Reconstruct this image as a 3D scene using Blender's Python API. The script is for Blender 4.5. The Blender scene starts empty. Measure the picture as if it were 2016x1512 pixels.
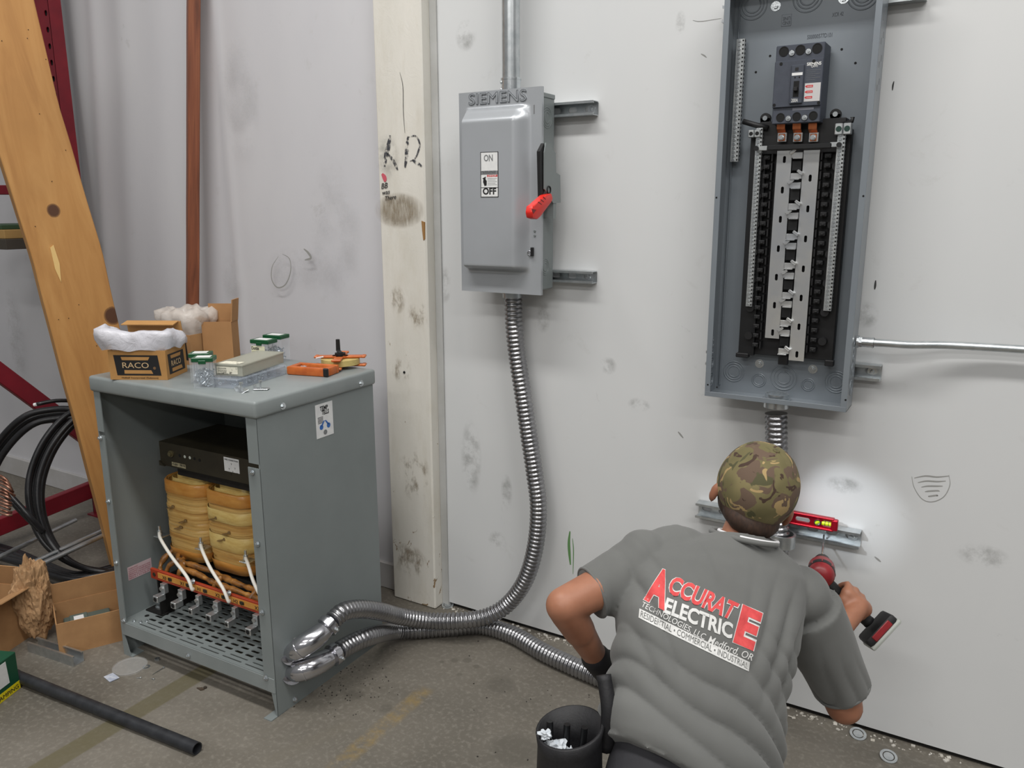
import bpy, bmesh, math, random
from mathutils import Vector, Matrix, noise
from mathutils.bvhtree import BVHTree
random.seed(7)
S = bpy.context.scene
C = S.collection
# ------------------------------------------------------------------ camera
CAMH, DW = 1.7, 2.6152                      # lens height, distance of the back wall
YAW, PITCH, ROLL, FPX = 0.5392, 0.2176, -0.0023, 1580.8
fw = Vector((-math.sin(YAW)*math.cos(PITCH), math.cos(YAW)*math.cos(PITCH), -math.sin(PITCH)))
r0 = Vector((math.cos(YAW), math.sin(YAW), 0)); u0 = r0.cross(fw)
cr, sr = math.cos(ROLL), math.sin(ROLL)
rt = r0*cr + u0*sr; up = u0*cr - r0*sr
cd = bpy.data.cameras.new('camera'); cam = bpy.data.objects.new('camera', cd); C.objects.link(cam)
cam.matrix_world = Matrix(((rt.x, up.x, -fw.x, 0), (rt.y, up.y, -fw.y, 0), (rt.z, up.z, -fw.z, CAMH), (0, 0, 0, 1)))
cd.sensor_fit = 'HORIZONTAL'; cd.sensor_width = 36; cd.lens = FPX/2016*36; cd.clip_start = .05
S.camera = cam
# ------------------------------------------------------------------ world, lights, exposure
S.view_settings.view_transform = 'Standard'; S.view_settings.look = 'None'
S.view_settings.gamma = 1; S.view_settings.use_curve_mapping = False
S.view_settings.exposure = -.13
w = bpy.data.worlds.new('world'); S.world = w; w.use_nodes = True
wn = w.node_tree; bgn = wn.nodes['Background']; tcw = wn.nodes.new('ShaderNodeTexCoord'); sxw = wn.nodes.new('ShaderNodeSeparateXYZ'); rpw = wn.nodes.new('ShaderNodeValToRGB')
wn.links.new(tcw.outputs['Generated'], sxw.inputs[0]); mpw = wn.nodes.new('ShaderNodeMapRange'); mpw.inputs[1].default_value = -1; wn.links.new(sxw.outputs[2], mpw.inputs[0]); wn.links.new(mpw.outputs[0], rpw.inputs[0])
for e_, (p_, c_) in zip([rpw.color_ramp.elements[0], rpw.color_ramp.elements[1], rpw.color_ramp.elements.new(.55), rpw.color_ramp.elements.new(.40)], ((0, (.14, .135, .13, 1)), (1, (.60, .64, .72, 1)), (.55, (.66, .68, .74, 1)), (.40, (.36, .36, .37, 1)))):
    e_.position = p_; e_.color = c_
wn.links.new(rpw.outputs[0], bgn.inputs[0]); bgn.inputs[1].default_value = .33   # dim hall around: pale walls and roof above, dark floor below
def area(name, loc, sx, sy, power, col=(1, .98, .95), aim=None):
    l = bpy.data.lights.new(name, 'AREA'); l.shape = 'RECTANGLE'; l.size = sx; l.size_y = sy
    l.energy = power; l.color = col
    o = bpy.data.objects.new(name, l); C.objects.link(o); o.location = loc
    if aim: o.rotation_euler = (Vector(aim)-Vector(loc)).to_track_quat('-Z', 'Y').to_euler()
    return o
area('ceiling_lamp', (-1.9, .75, 4.6), 2.4, .35, 94)
area('ceiling_lamp', (1.0, .75, 4.6), 2.4, .35, 80)
area('ceiling_lamp', (-.6, -2.2, 4.6), 2.4, .35, 84)
area('ceiling_lamp', (-5.4, -.6, 4.6), 2.4, .35, 22)
area('ceiling_lamp', (-1.5, -5.5, 4.6), 2.4, .5, 95)
area('ceiling_lamp', (2.0, -5.5, 4.6), 2.4, .5, 95)
area('ceiling_lamp', (3.4, -1.8, 4.6), 2.4, .35, 70)
# ------------------------------------------------------------------ pixel of the photograph -> point on a real plane
def ray(x, y): return rt*((x-1008)/FPX) + up*(-(y-756)/FPX) + fw
EYE = Vector((0, 0, CAMH))
def wp(x, y, off=0.): d = ray(x, y); return EYE + d*((DW-off)/d.y)
def fp(x, y, z=0.): d = ray(x, y); return EYE + d*((z-CAMH)/d.z)
def dp(x, y, dep): return EYE + ray(x, y)*dep
TX, TY, TH = -1.9361, 1.6742, .0281          # transformer: front right bottom corner and turn
MT = Matrix.Translation((TX, TY, 0)) @ Matrix.Rotation(TH, 4, 'Z'); MTi = MT.inverted()
def tp(x, y, ax, val):
    o = MTi @ EYE; d = MTi.to_3x3() @ ray(x, y)
    return o + d*((val-o[ax])/d[ax])
def tw(x, y, z): return MT @ Vector((x, y, z))
# ------------------------------------------------------------------ materials
def lin(c):
    r = []
    for v in c[:3]:
        v /= 255.; r.append(v/12.92 if v <= .04045 else ((v+.055)/1.055)**2.4)
    return (*r, 1)
class G:
    def __init__(s, name):
        s.m = bpy.data.materials.new(name); s.m.use_nodes = True; s.t = s.m.node_tree; s.n = s.t.nodes
        s.b = s.n['Principled BSDF']
        s.tc = s.n.new('ShaderNodeTexCoord').outputs['Object']
    def set(s, inp, v):
        if hasattr(v, 'links') or isinstance(v, bpy.types.NodeSocket): s.t.links.new(v, inp)
        elif isinstance(v, tuple) and inp.type == 'VECTOR': inp.default_value = v[:3]
        else: inp.default_value = v
    def p(s, **k):
        for a, v in k.items(): s.set(s.b.inputs[a.replace('_', ' ')], v)
        return s
    def map(s, scale=(1, 1, 1), vec=None, loc=(0, 0, 0), rot=(0, 0, 0)):
        m = s.n.new('ShaderNodeMapping'); s.set(m.inputs[0], vec or s.tc); m.inputs['Scale'].default_value = scale
        m.inputs['Location'].default_value = loc; m.inputs['Rotation'].default_value = rot
        return m.outputs[0]
    def noise(s, scale=5, detail=4, rough=.55, vec=None, dist=0):
        m = s.n.new('ShaderNodeTexNoise'); s.set(m.inputs['Vector'], vec or s.tc)
        m.inputs['Scale'].default_value = scale; m.inputs['Detail'].default_value = detail
        m.inputs['Roughness'].default_value = rough; m.inputs['Distortion'].default_value = dist
        return m.outputs['Fac']
    def vor(s, scale=5, vec=None, out='Distance', feature='F1'):
        m = s.n.new('ShaderNodeTexVoronoi'); m.feature = feature; s.set(m.inputs['Vector'], vec or s.tc)
        m.inputs['Scale'].default_value = scale; return m.outputs[out]
    def ramp(s, fac, stops, mode='LINEAR'):
        m = s.n.new('ShaderNodeValToRGB'); s.set(m.inputs[0], fac); cr = m.color_ramp; cr.interpolation = mode
        while len(cr.elements) < len(stops): cr.elements.new(.5)
        for e, (p, c) in zip(cr.elements, stops):
            e.position = p; e.color = c if isinstance(c, tuple) else (c, c, c, 1)
        return m.outputs[0]
    def mix(s, fac, a, b):
        m = s.n.new('ShaderNodeMix'); m.data_type = 'RGBA'; s.set(m.inputs[0], fac); s.set(m.inputs[6], a); s.set(m.inputs[7], b)
        return m.outputs[2]
    def math(s, op, a, b=0., c=None):
        m = s.n.new('ShaderNodeMath'); m.operation = op; s.set(m.inputs[0], a); s.set(m.inputs[1], b)
        if c is not None: s.set(m.inputs[2], c)
        return m.outputs[0]
    def sep(s, vec=None):
        m = s.n.new('ShaderNodeSeparateXYZ'); s.set(m.inputs[0], vec or s.tc); return m.outputs
    def bump(s, h, strength=.3, dist=.002):
        m = s.n.new('ShaderNodeBump'); s.set(m.inputs['Height'], h); m.inputs['Strength'].default_value = strength
        m.inputs['Distance'].default_value = dist; s.t.links.new(m.outputs[0], s.b.inputs['Normal']); return s
    def alpha_noise(s, scale, lo, hi, amt=1., edge=None):
        f = s.ramp(s.noise(scale, 5, .6), [(lo, 0.), (hi, amt)]); s.p(Alpha=f); return s
def M(name, c, rough=.5, metal=0., c2=None, vs=6., bump=0., bs=60., stretch=(1, 1, 1), lo=.35, hi=.65, **k):
    g = G(name); v = g.map(stretch)
    if c2: g.p(Base_Color=g.ramp(g.noise(vs, 5, .6, v), [(lo, lin(c)), (hi, lin(c2))]))
    else: g.p(Base_Color=lin(c))
    g.p(Roughness=rough, Metallic=metal)
    if bump: g.bump(g.noise(bs, 4, .6, v), bump, .002)
    if k: g.p(**k)
    return g.m
m_cab = M('grey_enamel', (124, 131, 131), .42, 0, (130, 137, 137), 3, .05, 250)
m_cover = M('grey_enamel_cover', (131, 138, 138), .38, 0, (141, 147, 147), 5, .05, 200)
m_door = M('grey_powder_coat', (182, 186, 191), .3, .35, (176, 180, 184), 3, .03, 300)
m_tub = M('blue_grey_enamel', (124, 131, 138), .32, .15, (130, 137, 143), 4, .03, 200)
m_black = M('black_plastic', (14, 14, 16), .55, 0, (20, 20, 22), 30)
m_black2 = M('glossy_black', (19, 20, 22), .42)
m_cable = M('black_cable_jacket', (17, 17, 19), .35, 0, (30, 30, 33), 12)
m_zinc = M('zinc_plate', (222, 226, 228), .26, .9, (196, 202, 206), 25, .05, 150)
m_galv = M('galvanised_steel', (204, 208, 210), .32, .88, (182, 188, 191), 30, .04, 120)
m_flex = M('flex_steel', (160, 160, 162), .27, .94, (144, 144, 147), 14)
m_chrome = M('cast_fitting', (204, 204, 208), .17, .95, (180, 180, 186), 9, .05, 60)
m_tin = M('tinned_bar', (236, 236, 233), .20, .80, (222, 225, 229), 10)
m_alu = M('aluminium_lug', (205, 208, 208), .4, .85, (180, 184, 186), 40)
m_copper = M('copper_strap', (206, 124, 80), .3, .6, (190, 108, 66), 30)
m_brk = M('breaker_case', (60, 65, 76), .5, 0, (66, 71, 82), 40, .1, 400)
m_hole = M('hole_black', (6, 6, 7), .8)
m_white = M('label_white', (228, 229, 228), .55, 0, (218, 219, 220), 40)
m_ink = M('ink_black', (22, 22, 24), .6)
m_inkgrey = M('ink_grey', (120, 122, 124), .6)
m_red = M('label_red', (196, 40, 42), .5)
m_blue = M('label_blue', (48, 104, 180), .5)
m_card = M('cardboard', (178, 136, 92), .85, 0, (160, 120, 80), 8, .15, 200)
m_card2 = M('cardboard_kraft', (182, 136, 80), .8, 0, (168, 124, 70), 6, .12, 200)
m_card_in = M('cardboard_inside', (150, 122, 88), .9, 0, (138, 110, 78), 6)
m_paper = M('kraft_paper', (178, 142, 104), .85, 0, (152, 118, 82), 10, .4, 80)
m_cream = None
m_text_w = M('print_white', (225, 225, 222), .7)

# ------------------------------------------------------------------ mesh helpers
class MB:
    def __init__(s): s.bm = bmesh.new()
    def box(s, x0, x1, y0, y1, z0, z1, bev=0., mat=None, seg=1):
        vs = [s.bm.verts.new((x, y, z)) for z in (z0, z1) for y in (y0, y1) for x in (x0, x1)]
        fs = [s.bm.faces.new([vs[i] for i in q]) for q in ((0, 2, 3, 1), (4, 5, 7, 6), (0, 1, 5, 4), (2, 6, 7, 3), (0, 4, 6, 2), (1, 3, 7, 5))]
        allv = vs
        if bev:
            es = list({e for f in fs for e in f.edges})
            r = bmesh.ops.bevel(s.bm, geom=es, offset=bev, segments=seg, affect='EDGES', profile=.5)
            allv = [v for v in set(vs + list(r['verts'])) if v.is_valid]
            for f in r['faces']: pass
        if mat is not None: bmesh.ops.transform(s.bm, matrix=mat, verts=allv)
        return s
    def cyl(s, p0, p1, r, seg=12, r2=None, cap=True):
        p0, p1 = Vector(p0), Vector(p1); r2 = r if r2 is None else r2
        q = (p1-p0).to_track_quat('Z', 'Y').to_matrix()
        a, b = [], []
        for i in range(seg):
            t = 2*math.pi*i/seg; d = q @ Vector((math.cos(t), math.sin(t), 0))
            a.append(s.bm.verts.new(p0+d*r)); b.append(s.bm.verts.new(p1+d*r2))
        for i in range(seg):
            j = (i+1) % seg; s.bm.faces.new((a[i], a[j], b[j], b[i]))
        if cap: s.bm.faces.new(a[::-1]); s.bm.faces.new(b)
        return s
    def ring(s, p0, p1, ro, ri, seg=24):
        p0, p1 = Vector(p0), Vector(p1); q = (p1-p0).to_track_quat('Z', 'Y').to_matrix(); R = []
        for p, r in ((p0, ri), (p0, ro), (p1, ro), (p1, ri)):
            R.append([s.bm.verts.new(p+q@Vector((math.cos(2*math.pi*i/seg), math.sin(2*math.pi*i/seg), 0))*r) for i in range(seg)])
        for k in range(4):
            a, b = R[k], R[(k+1) % 4]
            for i in range(seg):
                j = (i+1) % seg; s.bm.faces.new((a[i], a[j], b[j], b[i]))
        return s
    def torus(s, c, n, R, r, seg=28, ms=8):
        c = Vector(c); q = Vector(n).to_track_quat('Z', 'Y').to_matrix()
        pts = [c+q@Vector((math.cos(2*math.pi*i/seg)*R, math.sin(2*math.pi*i/seg)*R, 0)) for i in range(seg)]
        return s.tube(pts, r, ms, closed=True)
    def tube(s, pts, r, seg=10, closed=False, cap=True, rf=None):
        pts = [Vector(p) for p in pts]; n = len(pts); rings = []; prev = None
        for i, p in enumerate(pts):
            if closed: t = pts[(i+1) % n]-pts[i-1]
            else: t = pts[min(i+1, n-1)]-pts[max(i-1, 0)]
            t.normalize()
            if prev is None:
                a = t.orthogonal().normalized()
            else:
                a = prev - t*prev.dot(t)
                a = a.normalized() if a.length > 1e-6 else t.orthogonal().normalized()
            prev = a; b = t.cross(a)
            rr = rf(i) if rf else r
            rings.append([s.bm.verts.new(p+(a*math.cos(2*math.pi*k/seg)+b*math.sin(2*math.pi*k/seg))*rr) for k in range(seg)])
        for i in range(n if closed else n-1):
            A, B = rings[i], rings[(i+1) % n]
            sh = 0
            if closed and i == n-1:
                sh = min(range(seg), key=lambda k: (A[0].co-B[k].co).length)
            for k in range(seg):
                s.bm.faces.new((A[k], A[(k+1) % seg], B[(k+1+sh) % seg], B[(k+sh) % seg]))
        if cap and not closed: s.bm.faces.new(rings[0][::-1]); s.bm.faces.new(rings[-1])
        return s
    def prism(s, poly, f0, f1):
        """poly list of 2D, f0/f1 map 2D -> 3D for the two caps"""
        a = [s.bm.verts.new(f0(*p)) for p in poly]; b = [s.bm.verts.new(f1(*p)) for p in poly]; n = len(poly)
        s.bm.faces.new(a[::-1]); s.bm.faces.new(b)
        for i in range(n):
            j = (i+1) % n; s.bm.faces.new((a[i], a[j], b[j], b[i]))
        return s
    def xz(s, poly, y0, y1): return s.prism(poly, lambda x, z: Vector((x, y0, z)), lambda x, z: Vector((x, y1, z)))
    def xy(s, poly, z0, z1): return s.prism(poly, lambda x, y: Vector((x, y, z0)), lambda x, y: Vector((x, y, z1)))
    def yz(s, poly, x0, x1): return s.prism(poly, lambda y, z: Vector((x0, y, z)), lambda y, z: Vector((x1, y, z)))
    def slotcell(s, f, x0, x1, y0, y1, sw, sh, t, cx=None, cy=None):
        """rectangular cell of a plate pierced by a rounded slot; f(x, y, d) -> 3D"""
        cx = (x0+x1)/2 if cx is None else cx; cy = (y0+y1)/2 if cy is None else cy
        r = min(sw, sh)/2; ins = []
        for k in range(16):
            a = 2*math.pi*(k+.5)/16; c, n = math.cos(a), math.sin(a)
            ins.append((cx + math.copysign(sw/2-r, c)+c*r, cy + math.copysign(sh/2-r, n)+n*r))
        outs = []
        for (x, y) in ins:
            dx, dy = x-cx, y-cy; k = []
            if dx > 1e-9: k.append((x1-cx)/dx)
            if dx < -1e-9: k.append((x0-cx)/dx)
            if dy > 1e-9: k.append((y1-cy)/dy)
            if dy < -1e-9: k.append((y0-cy)/dy)
            q = min(k); outs.append([cx+dx*q, cy+dy*q])
        for cxn in ((x0, y0), (x1, y0), (x1, y1), (x0, y1)):
            i = min(range(16), key=lambda i: (outs[i][0]-cxn[0])**2+(outs[i][1]-cxn[1])**2); outs[i] = list(cxn)
        for d0, d1, flip in ((0, 0, False), (t, t, True)):
            I = [s.bm.verts.new(f(x, y, d0)) for x, y in ins]; O = [s.bm.verts.new(f(x, y, d0)) for x, y in outs]
            for k in range(16):
                j = (k+1) % 16; q = (O[k], O[j], I[j], I[k]); s.bm.faces.new(q[::-1] if flip else q)
            if not flip: I0 = I
            else:
                for k in range(16):
                    j = (k+1) % 16; s.bm.faces.new((I0[k], I0[j], I[j], I[k]))
        return s
    def xf(s, m): bmesh.ops.transform(s.bm, matrix=m, verts=s.bm.verts); return s
    def build(s, name, mat, parent=None, smooth=False, auto=None):
        bmesh.ops.recalc_face_normals(s.bm, faces=s.bm.faces)
        me = bpy.data.meshes.new(name); s.bm.to_mesh(me); s.bm.free()
        return link(name, me, mat, parent, smooth, auto)
def link(name, me, mat, parent=None, smooth=False, auto=None):
    if mat is not None and not me.materials: me.materials.append(mat)
    if smooth or auto:
        me.polygons.foreach_set('use_smooth', [True]*len(me.polygons))
        if auto: me.set_sharp_from_angle(angle=math.radians(auto))
    o = bpy.data.objects.new(name, me); C.objects.link(o)
    if parent: o.parent = parent
    return o
def tag(o, label, cat, group=None):
    o['label'] = label; o['category'] = cat
    if group: o['group'] = group
    return o
def thing(name, label, cat, loc=(0, 0, 0), rz=0., group=None, mat=None):
    o = bpy.data.objects.new(name, None); C.objects.link(o); o.empty_display_size = .05
    if mat is not None: o.matrix_world = mat
    else: o.location = loc; o.rotation_euler = (0, 0, rz)
    return tag(o, label, cat, group)
def struct(o): o['kind'] = 'structure'; return o
def recenter(o):
    """put the origin of a free standing mesh at its base centre"""
    me = o.data; n = len(me.vertices); xs = [v.co for v in me.vertices]
    c = Vector(((min(v.x for v in xs)+max(v.x for v in xs))/2, (min(v.y for v in xs)+max(v.y for v in xs))/2, min(v.z for v in xs)))
    me.transform(Matrix.Translation(-c)); o.location = o.location+c; return o
def copies(src, locs, parent=None):
    out = []
    for l in locs:
        c = src.copy(); C.objects.link(c); c.location = Vector(src.location)+Vector(l)
        for ch in list(src.children):
            d = ch.copy(); C.objects.link(d); d.parent = c
        out.append(c)
    return out
def frame(o, xd, yd):
    """matrix with origin o, text x direction xd and y direction yd"""
    x = Vector(xd).normalized(); z = x.cross(Vector(yd)).normalized(); y = z.cross(x); o = Vector(o)
    return Matrix(((x.x, y.x, z.x, o.x), (x.y, y.y, z.y, o.y), (x.z, y.z, z.z, o.z), (0, 0, 0, 1)))
def textmesh(txt, size, width=None, extrude=.0004, offset=0., align='LEFT', shear=0., sp=1.):
    cu = bpy.data.curves.new('lettering', 'FONT'); cu.body = txt; cu.size = size; cu.extrude = extrude; cu.offset = offset
    cu.align_x = align; cu.shear = shear; cu.space_character = sp; cu.resolution_u = 3
    o = bpy.data.objects.new('lettering', cu); C.objects.link(o)
    dg = bpy.context.evaluated_depsgraph_get(); me = bpy.data.meshes.new_from_object(o.evaluated_get(dg))
    bpy.data.objects.remove(o); bpy.data.curves.remove(cu)
    if width and me.vertices:
        xs = [v.co.x for v in me.vertices]; w0, x0 = max(xs)-min(xs), min(xs)
        for v in me.vertices: v.co.x = (v.co.x-x0)*width/w0 if align == 'LEFT' else v.co.x*width/w0
    return me
def outline(txt, size, m, mat, parent, name, width, r):
    cu = bpy.data.curves.new('lettering', 'FONT'); cu.body = txt; cu.size = size; cu.fill_mode = 'NONE'; cu.bevel_depth = r; cu.bevel_resolution = 1; cu.resolution_u = 3
    o = bpy.data.objects.new('lettering', cu); C.objects.link(o)
    me = bpy.data.meshes.new_from_object(o.evaluated_get(bpy.context.evaluated_depsgraph_get())); bpy.data.objects.remove(o); bpy.data.curves.remove(cu)
    xs = [v.co.x for v in me.vertices]; w0, x0 = max(xs)-min(xs), min(xs)
    for v in me.vertices: v.co.x = (v.co.x-x0)*width/w0
    me.transform(m); return link(name, me, mat, parent)
def text(txt, size, m, mat, parent=None, name='lettering', **k):
    me = textmesh(txt, size, **k); me.transform(m); return link(name, me, mat, parent)
def crv(pts, n=10):
    """Catmull-Rom through points"""
    P = [Vector(p) for p in pts]; P = [P[0]*2-P[1]] + P + [P[-1]*2-P[-2]]; out = []
    for i in range(1, len(P)-2):
        for k in range(n):
            t = k/n; a, b, c, d = P[i-1:i+3]
            out.append(.5*((2*b)+(c-a)*t+(2*a-5*b+4*c-d)*t*t+(3*b-a-3*c+d)*t*t*t))
    out.append(P[-2]); return out
def resample(pts, step):
    out = [pts[0].copy()]; acc = 0.
    for i in range(1, len(pts)):
        a, b = pts[i-1], pts[i]; L = (b-a).length
        while acc+L >= step:
            t = (step-acc)/L; a = a.lerp(b, t); out.append(a.copy()); L = (b-a).length; acc = 0.
        acc += L
    return out
def flex(name, pts, r, pitch=.0165, amp=.0045, parent=None, mat=None):
    q = resample(crv(pts, 24), pitch/6); prof = [0., .75, 1., 1., .75, 0.]
    b = MB(); b.tube(q, r, 20, rf=lambda i: r-amp+amp*prof[i % 6])
    return b.build(name, mat or m_flex, parent, auto=60)
def hexbolt(name, p, n, r=.009, parent=None, h=.006, mat=None):
    p, n = Vector(p), Vector(n).normalized(); b = MB()
    b.cyl(p, p+n*.002, r*1.25, 14).cyl(p+n*.002, p+n*(.002+h), r*.8, 6).cyl(p+n*(.002+h), p+n*(.004+h), r*.45, 8)
    return b.build(name, mat or m_zinc, parent, auto=35)
def screwhead(name, p, n, r=.007, parent=None, mat=None, h=.003):
    p, n = Vector(p), Vector(n).normalized(); b = MB()
    b.cyl(p, p+n*h, r, 14, r*.75)
    a = n.orthogonal().normalized(); c = n.cross(a)
    for d, e in ((a, c), (c, a)):
        m = frame(p+n*(h+.0002), d, e); b.box(-r*.5, r*.5, -r*.1, r*.1, -.0004, .0004, mat=m)
    return b.build(name, mat or m_zinc, parent, auto=35)
def decal(name, poly, at, n, mat, parent, rnd=0.):
    """thin paint or dirt patch: polygon in (u, v) metres at point with normal -y (wall)"""
    b = MB(); b.xz([(at[0]+u, at[2]+v) for u, v in poly], at[1], at[1]+.0006); o = b.build(name, mat, parent); return o
# ================================================================== SETTING
def floor_mat():
    g = G('worn_concrete')
    n1 = g.noise(.9, 6, .6, dist=.4); n2 = g.noise(6, 6, .65); n3 = g.noise(60, 4, .6)
    base = g.ramp(n1, [(.3, lin((88, 84, 76))), (.5, lin((110, 105, 96))), (.72, lin((134, 129, 120)))])
    base = g.mix(g.ramp(n2, [(.45, 0.), (.75, .45)]), base, lin((98, 92, 82)))
    base = g.mix(g.ramp(n3, [(.5, 0.), (.8, .35)]), base, lin((172, 167, 156)))
    X, Y, _ = g.sep()
    def line(a, b, wd, soft=.01, lo=0., hi=1.):
        d = (b-a); L = d.length; d = d/L; nx, ny = -d.y, d.x
        dd = g.math('ADD', g.math('MULTIPLY', g.math('SUBTRACT', X, a.x), nx), g.math('MULTIPLY', g.math('SUBTRACT', Y, a.y), ny))
        tt = g.math('ADD', g.math('MULTIPLY', g.math('SUBTRACT', X, a.x), d.x), g.math('MULTIPLY', g.math('SUBTRACT', Y, a.y), d.y))
        m = g.math('MULTIPLY', g.math('SUBTRACT', g.math('ADD', wd/2+soft/2, 0), g.math('ABSOLUTE', dd)), 1/soft); m.node.use_clamp = True
        q = g.math('MULTIPLY', g.math('SUBTRACT', tt, lo*L), 30); q.node.use_clamp = True
        k = g.math('MULTIPLY', g.math('SUBTRACT', hi*L, tt), 30); k.node.use_clamp = True
        return g.math('MULTIPLY', m, g.math('MULTIPLY', q, k))
    # old dark floor stripe and worn yellow line
    a = (fp(79, 1496)+fp(143, 1496))/2; b = (fp(314, 1360)+fp(357, 1363))/2
    base = g.mix(g.math('MULTIPLY', line(a, b, .085, .008, -3, 2.6), g.ramp(n2, [(.2, .55), (.7, .85)])), base, lin((98, 92, 66)))
    a = fp(660, 1512); b = fp(830, 1365)
    base = g.mix(g.math('MULTIPLY', line(a, b, .06, .02, -2, 1.1), g.ramp(g.noise(14, 6, .7), [(.40, 0.), (.62, .6)])), base, lin((142, 118, 64)))
    # saw cut joint and cracks
    a = fp(420, 1400); b = fp(250, 1512)
    base = g.mix(g.math('MULTIPLY', line(fp(500, 1512), fp(700, 1420), .05, .03), .35), base, lin((110, 104, 92)))
    cv = g.vor(1.1, g.map(vec=None, loc=(.3, .7, 0)), feature='DISTANCE_TO_EDGE')
    
    # oil spots by the hose
    for px, py, r in ((895, 1300, .020), (920, 1300, .022), (938, 1312, .018), (870, 1303, .012), (905, 1328, .014), (700, 1368, .045), (760, 1395, .03), (1020, 1480, .10), (985, 1350, .06)):
        p = fp(px, py)
        dx = g.math('SUBTRACT', X, p.x); dy = g.math('SUBTRACT', Y, p.y)
        d = g.math('SQRT', g.math('ADD', g.math('MULTIPLY', dx, dx), g.math('MULTIPLY', dy, dy)))
        d = g.math('ADD', d, g.math('MULTIPLY', g.math('SUBTRACT', n2, .5), r*1.2))
        base = g.mix(g.ramp(g.math('MULTIPLY', d, 1/r), [(.6, .5), (1., 0.)]), base, lin((84, 80, 72)))
    g.p(Base_Color=base, Roughness=g.ramp(n2, [(.3, .45), (.7, .7)])); g.bump(g.noise(40, 6, .7), .25, .003)
    return g.m
b = MB(); b.box(-8, 5, -9, DW+.3, -.12, 0)
struct(b.build('floor', floor_mat()))

def wall_mat(name, c, c2, dirt):
    g = G(name); dirt *= .6; n = g.noise(1.2, 5, .6, g.map((1, 1, .5))); n2 = g.noise(9, 6, .7, dist=.6)
    col = g.ramp(n, [(.3, lin(c)), (.7, lin(c2))])
    col = g.mix(g.ramp(n2, [(.62, 0.), (.78, dirt)]), col, lin((168, 166, 160)))
    n3 = g.noise(3.3, 6, .75, g.map((1.6, 1, 1)), .8)
    col = g.mix(g.ramp(n3, [(.66, 0.), (.70, dirt), (.74, 0.)]), col, lin((150, 150, 146)))
    g.p(Base_Color=col, Roughness=.5); g.bump(g.noise(180, 3, .6), .05, .001)
    return g.m
m_wall = wall_mat('white_painted_wall', (208, 210, 211), (215, 216, 216), .35)
m_wall2 = wall_mat('white_vinyl_wall', (200, 200, 205), (209, 209, 212), .4)
XC = -1.885
b = MB(); b.box(XC, 3.6, DW, DW+.14, .018, 4.4)
wr = struct(b.build('wall_back', m_wall))
m_seam = M('panel_seam', (186, 187, 186), .7)
# dark gap and broken grout under the wall
b = MB(); b.box(XC-.05, 3.6, DW+.012, DW+.15, 0, .03)
o = b.build('base_gap', M('gap_dark', (30, 28, 26), .9), wr)
b = MB(); random.seed(3)
for i in range(520):
    x = random.uniform(-1.95, .9); y = DW-abs(random.gauss(0, .022))-.002; s = random.choice((.0015, .002, .003, .003, .006))
    m = Matrix.Translation((x, y, s*.3)) @ Matrix.Rotation(random.random()*6, 4, 'Z') @ Matrix.Rotation(random.random()*.6, 4, 'X')
    b.box(-s, s, -s*.7, s*.7, -s*.35, s*.35, mat=m)
o = b.build('crumbled_grout', M('grout_crumbs', (206, 203, 196), .9, 0, (176, 170, 158), 30), None); o['kind'] = 'stuff'
tag(o, 'white crumbs of grout scattered along the foot of the white wall', 'debris')
# left part of the wall: loose vinyl facing with soft folds
def folds(x, z):
    q = x + .055*(2.6-z) + .03*math.sin(z*1.7)
    a = min(1, max(0, (-2.75-x)/.3))
    v = .010*math.exp(-((q+4.02)/.045)**2) + .012*math.exp(-((q+4.16)/.06)**2) + .012*math.exp(-((q+3.80)/.08)**2)
    v += .006*math.exp(-((x+3.05+.02*z)/.03)**2) + .0015*math.sin(q*23) + .003*math.sin(q*9+z*.8)
    return v*max(a, .25)
b = MB(); nx, nz = 260, 44; V = []
for j in range(nz+1):
    z = .10 + 4.3*j/nz; V.append([b.bm.verts.new((-7.2+(XC+.02+7.2)*i/nx, DW+.005-folds(-7.2+(XC+.02+7.2)*i/nx, z), z)) for i in range(nx+1)])
for j in range(nz):
    for i in range(nx): b.bm.faces.new((V[j][i], V[j][i+1], V[j+1][i+1], V[j+1][i]))
wl = struct(b.build('wall_back', m_wall2, smooth=True))
b = MB(); b.box(-7.2, XC+.02, DW+.03, DW+.14, 0, 4.4); struct(b.build('wall_back', m_wall2))
b = MB(); b.box(-7.2, -2.16, DW-.012, DW+.03, 0.0, .125, .004)
struct(b.build('baseboard_back', M('base_strip', (188, 187, 188), .6, 0, (176, 174, 172), 5)))
# dirt marks on the wall ------------------------------------------------
def smudge_mat(name, c, scale, lo, hi, amt, stretch=(1, 1, 1)):
    g = G(name); g.p(Base_Color=lin(c), Roughness=.7)
    gr = g.n.new('ShaderNodeTexGradient'); gr.gradient_type = 'SPHERICAL'
    mp = g.map((2, 0, 2), g.n['Texture Coordinate'].outputs['Generated'] if 'Texture Coordinate' in g.n else g.tc, loc=(-1, 0, -1))
    g.t.links.new(mp, gr.inputs[0])
    f = g.math('MULTIPLY', g.ramp(g.noise(scale, 6, .7, g.map(stretch)), [(lo, 0.), (hi, amt)]), g.ramp(gr.outputs[1], [(0., 0.), (.45, 1.)]))
    g.p(Alpha=f); return g.m
m_sm = smudge_mat('grey_smudge', (150, 150, 147), 16, .42, .72, .42)
m_sm2 = smudge_mat('brown_smudge', (150, 136, 116), 24, .48, .66, .6, (1, 1, .5))
m_sm3 = smudge_mat('pale_smudge', (168, 168, 170), 8, .42, .75, .32)
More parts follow.
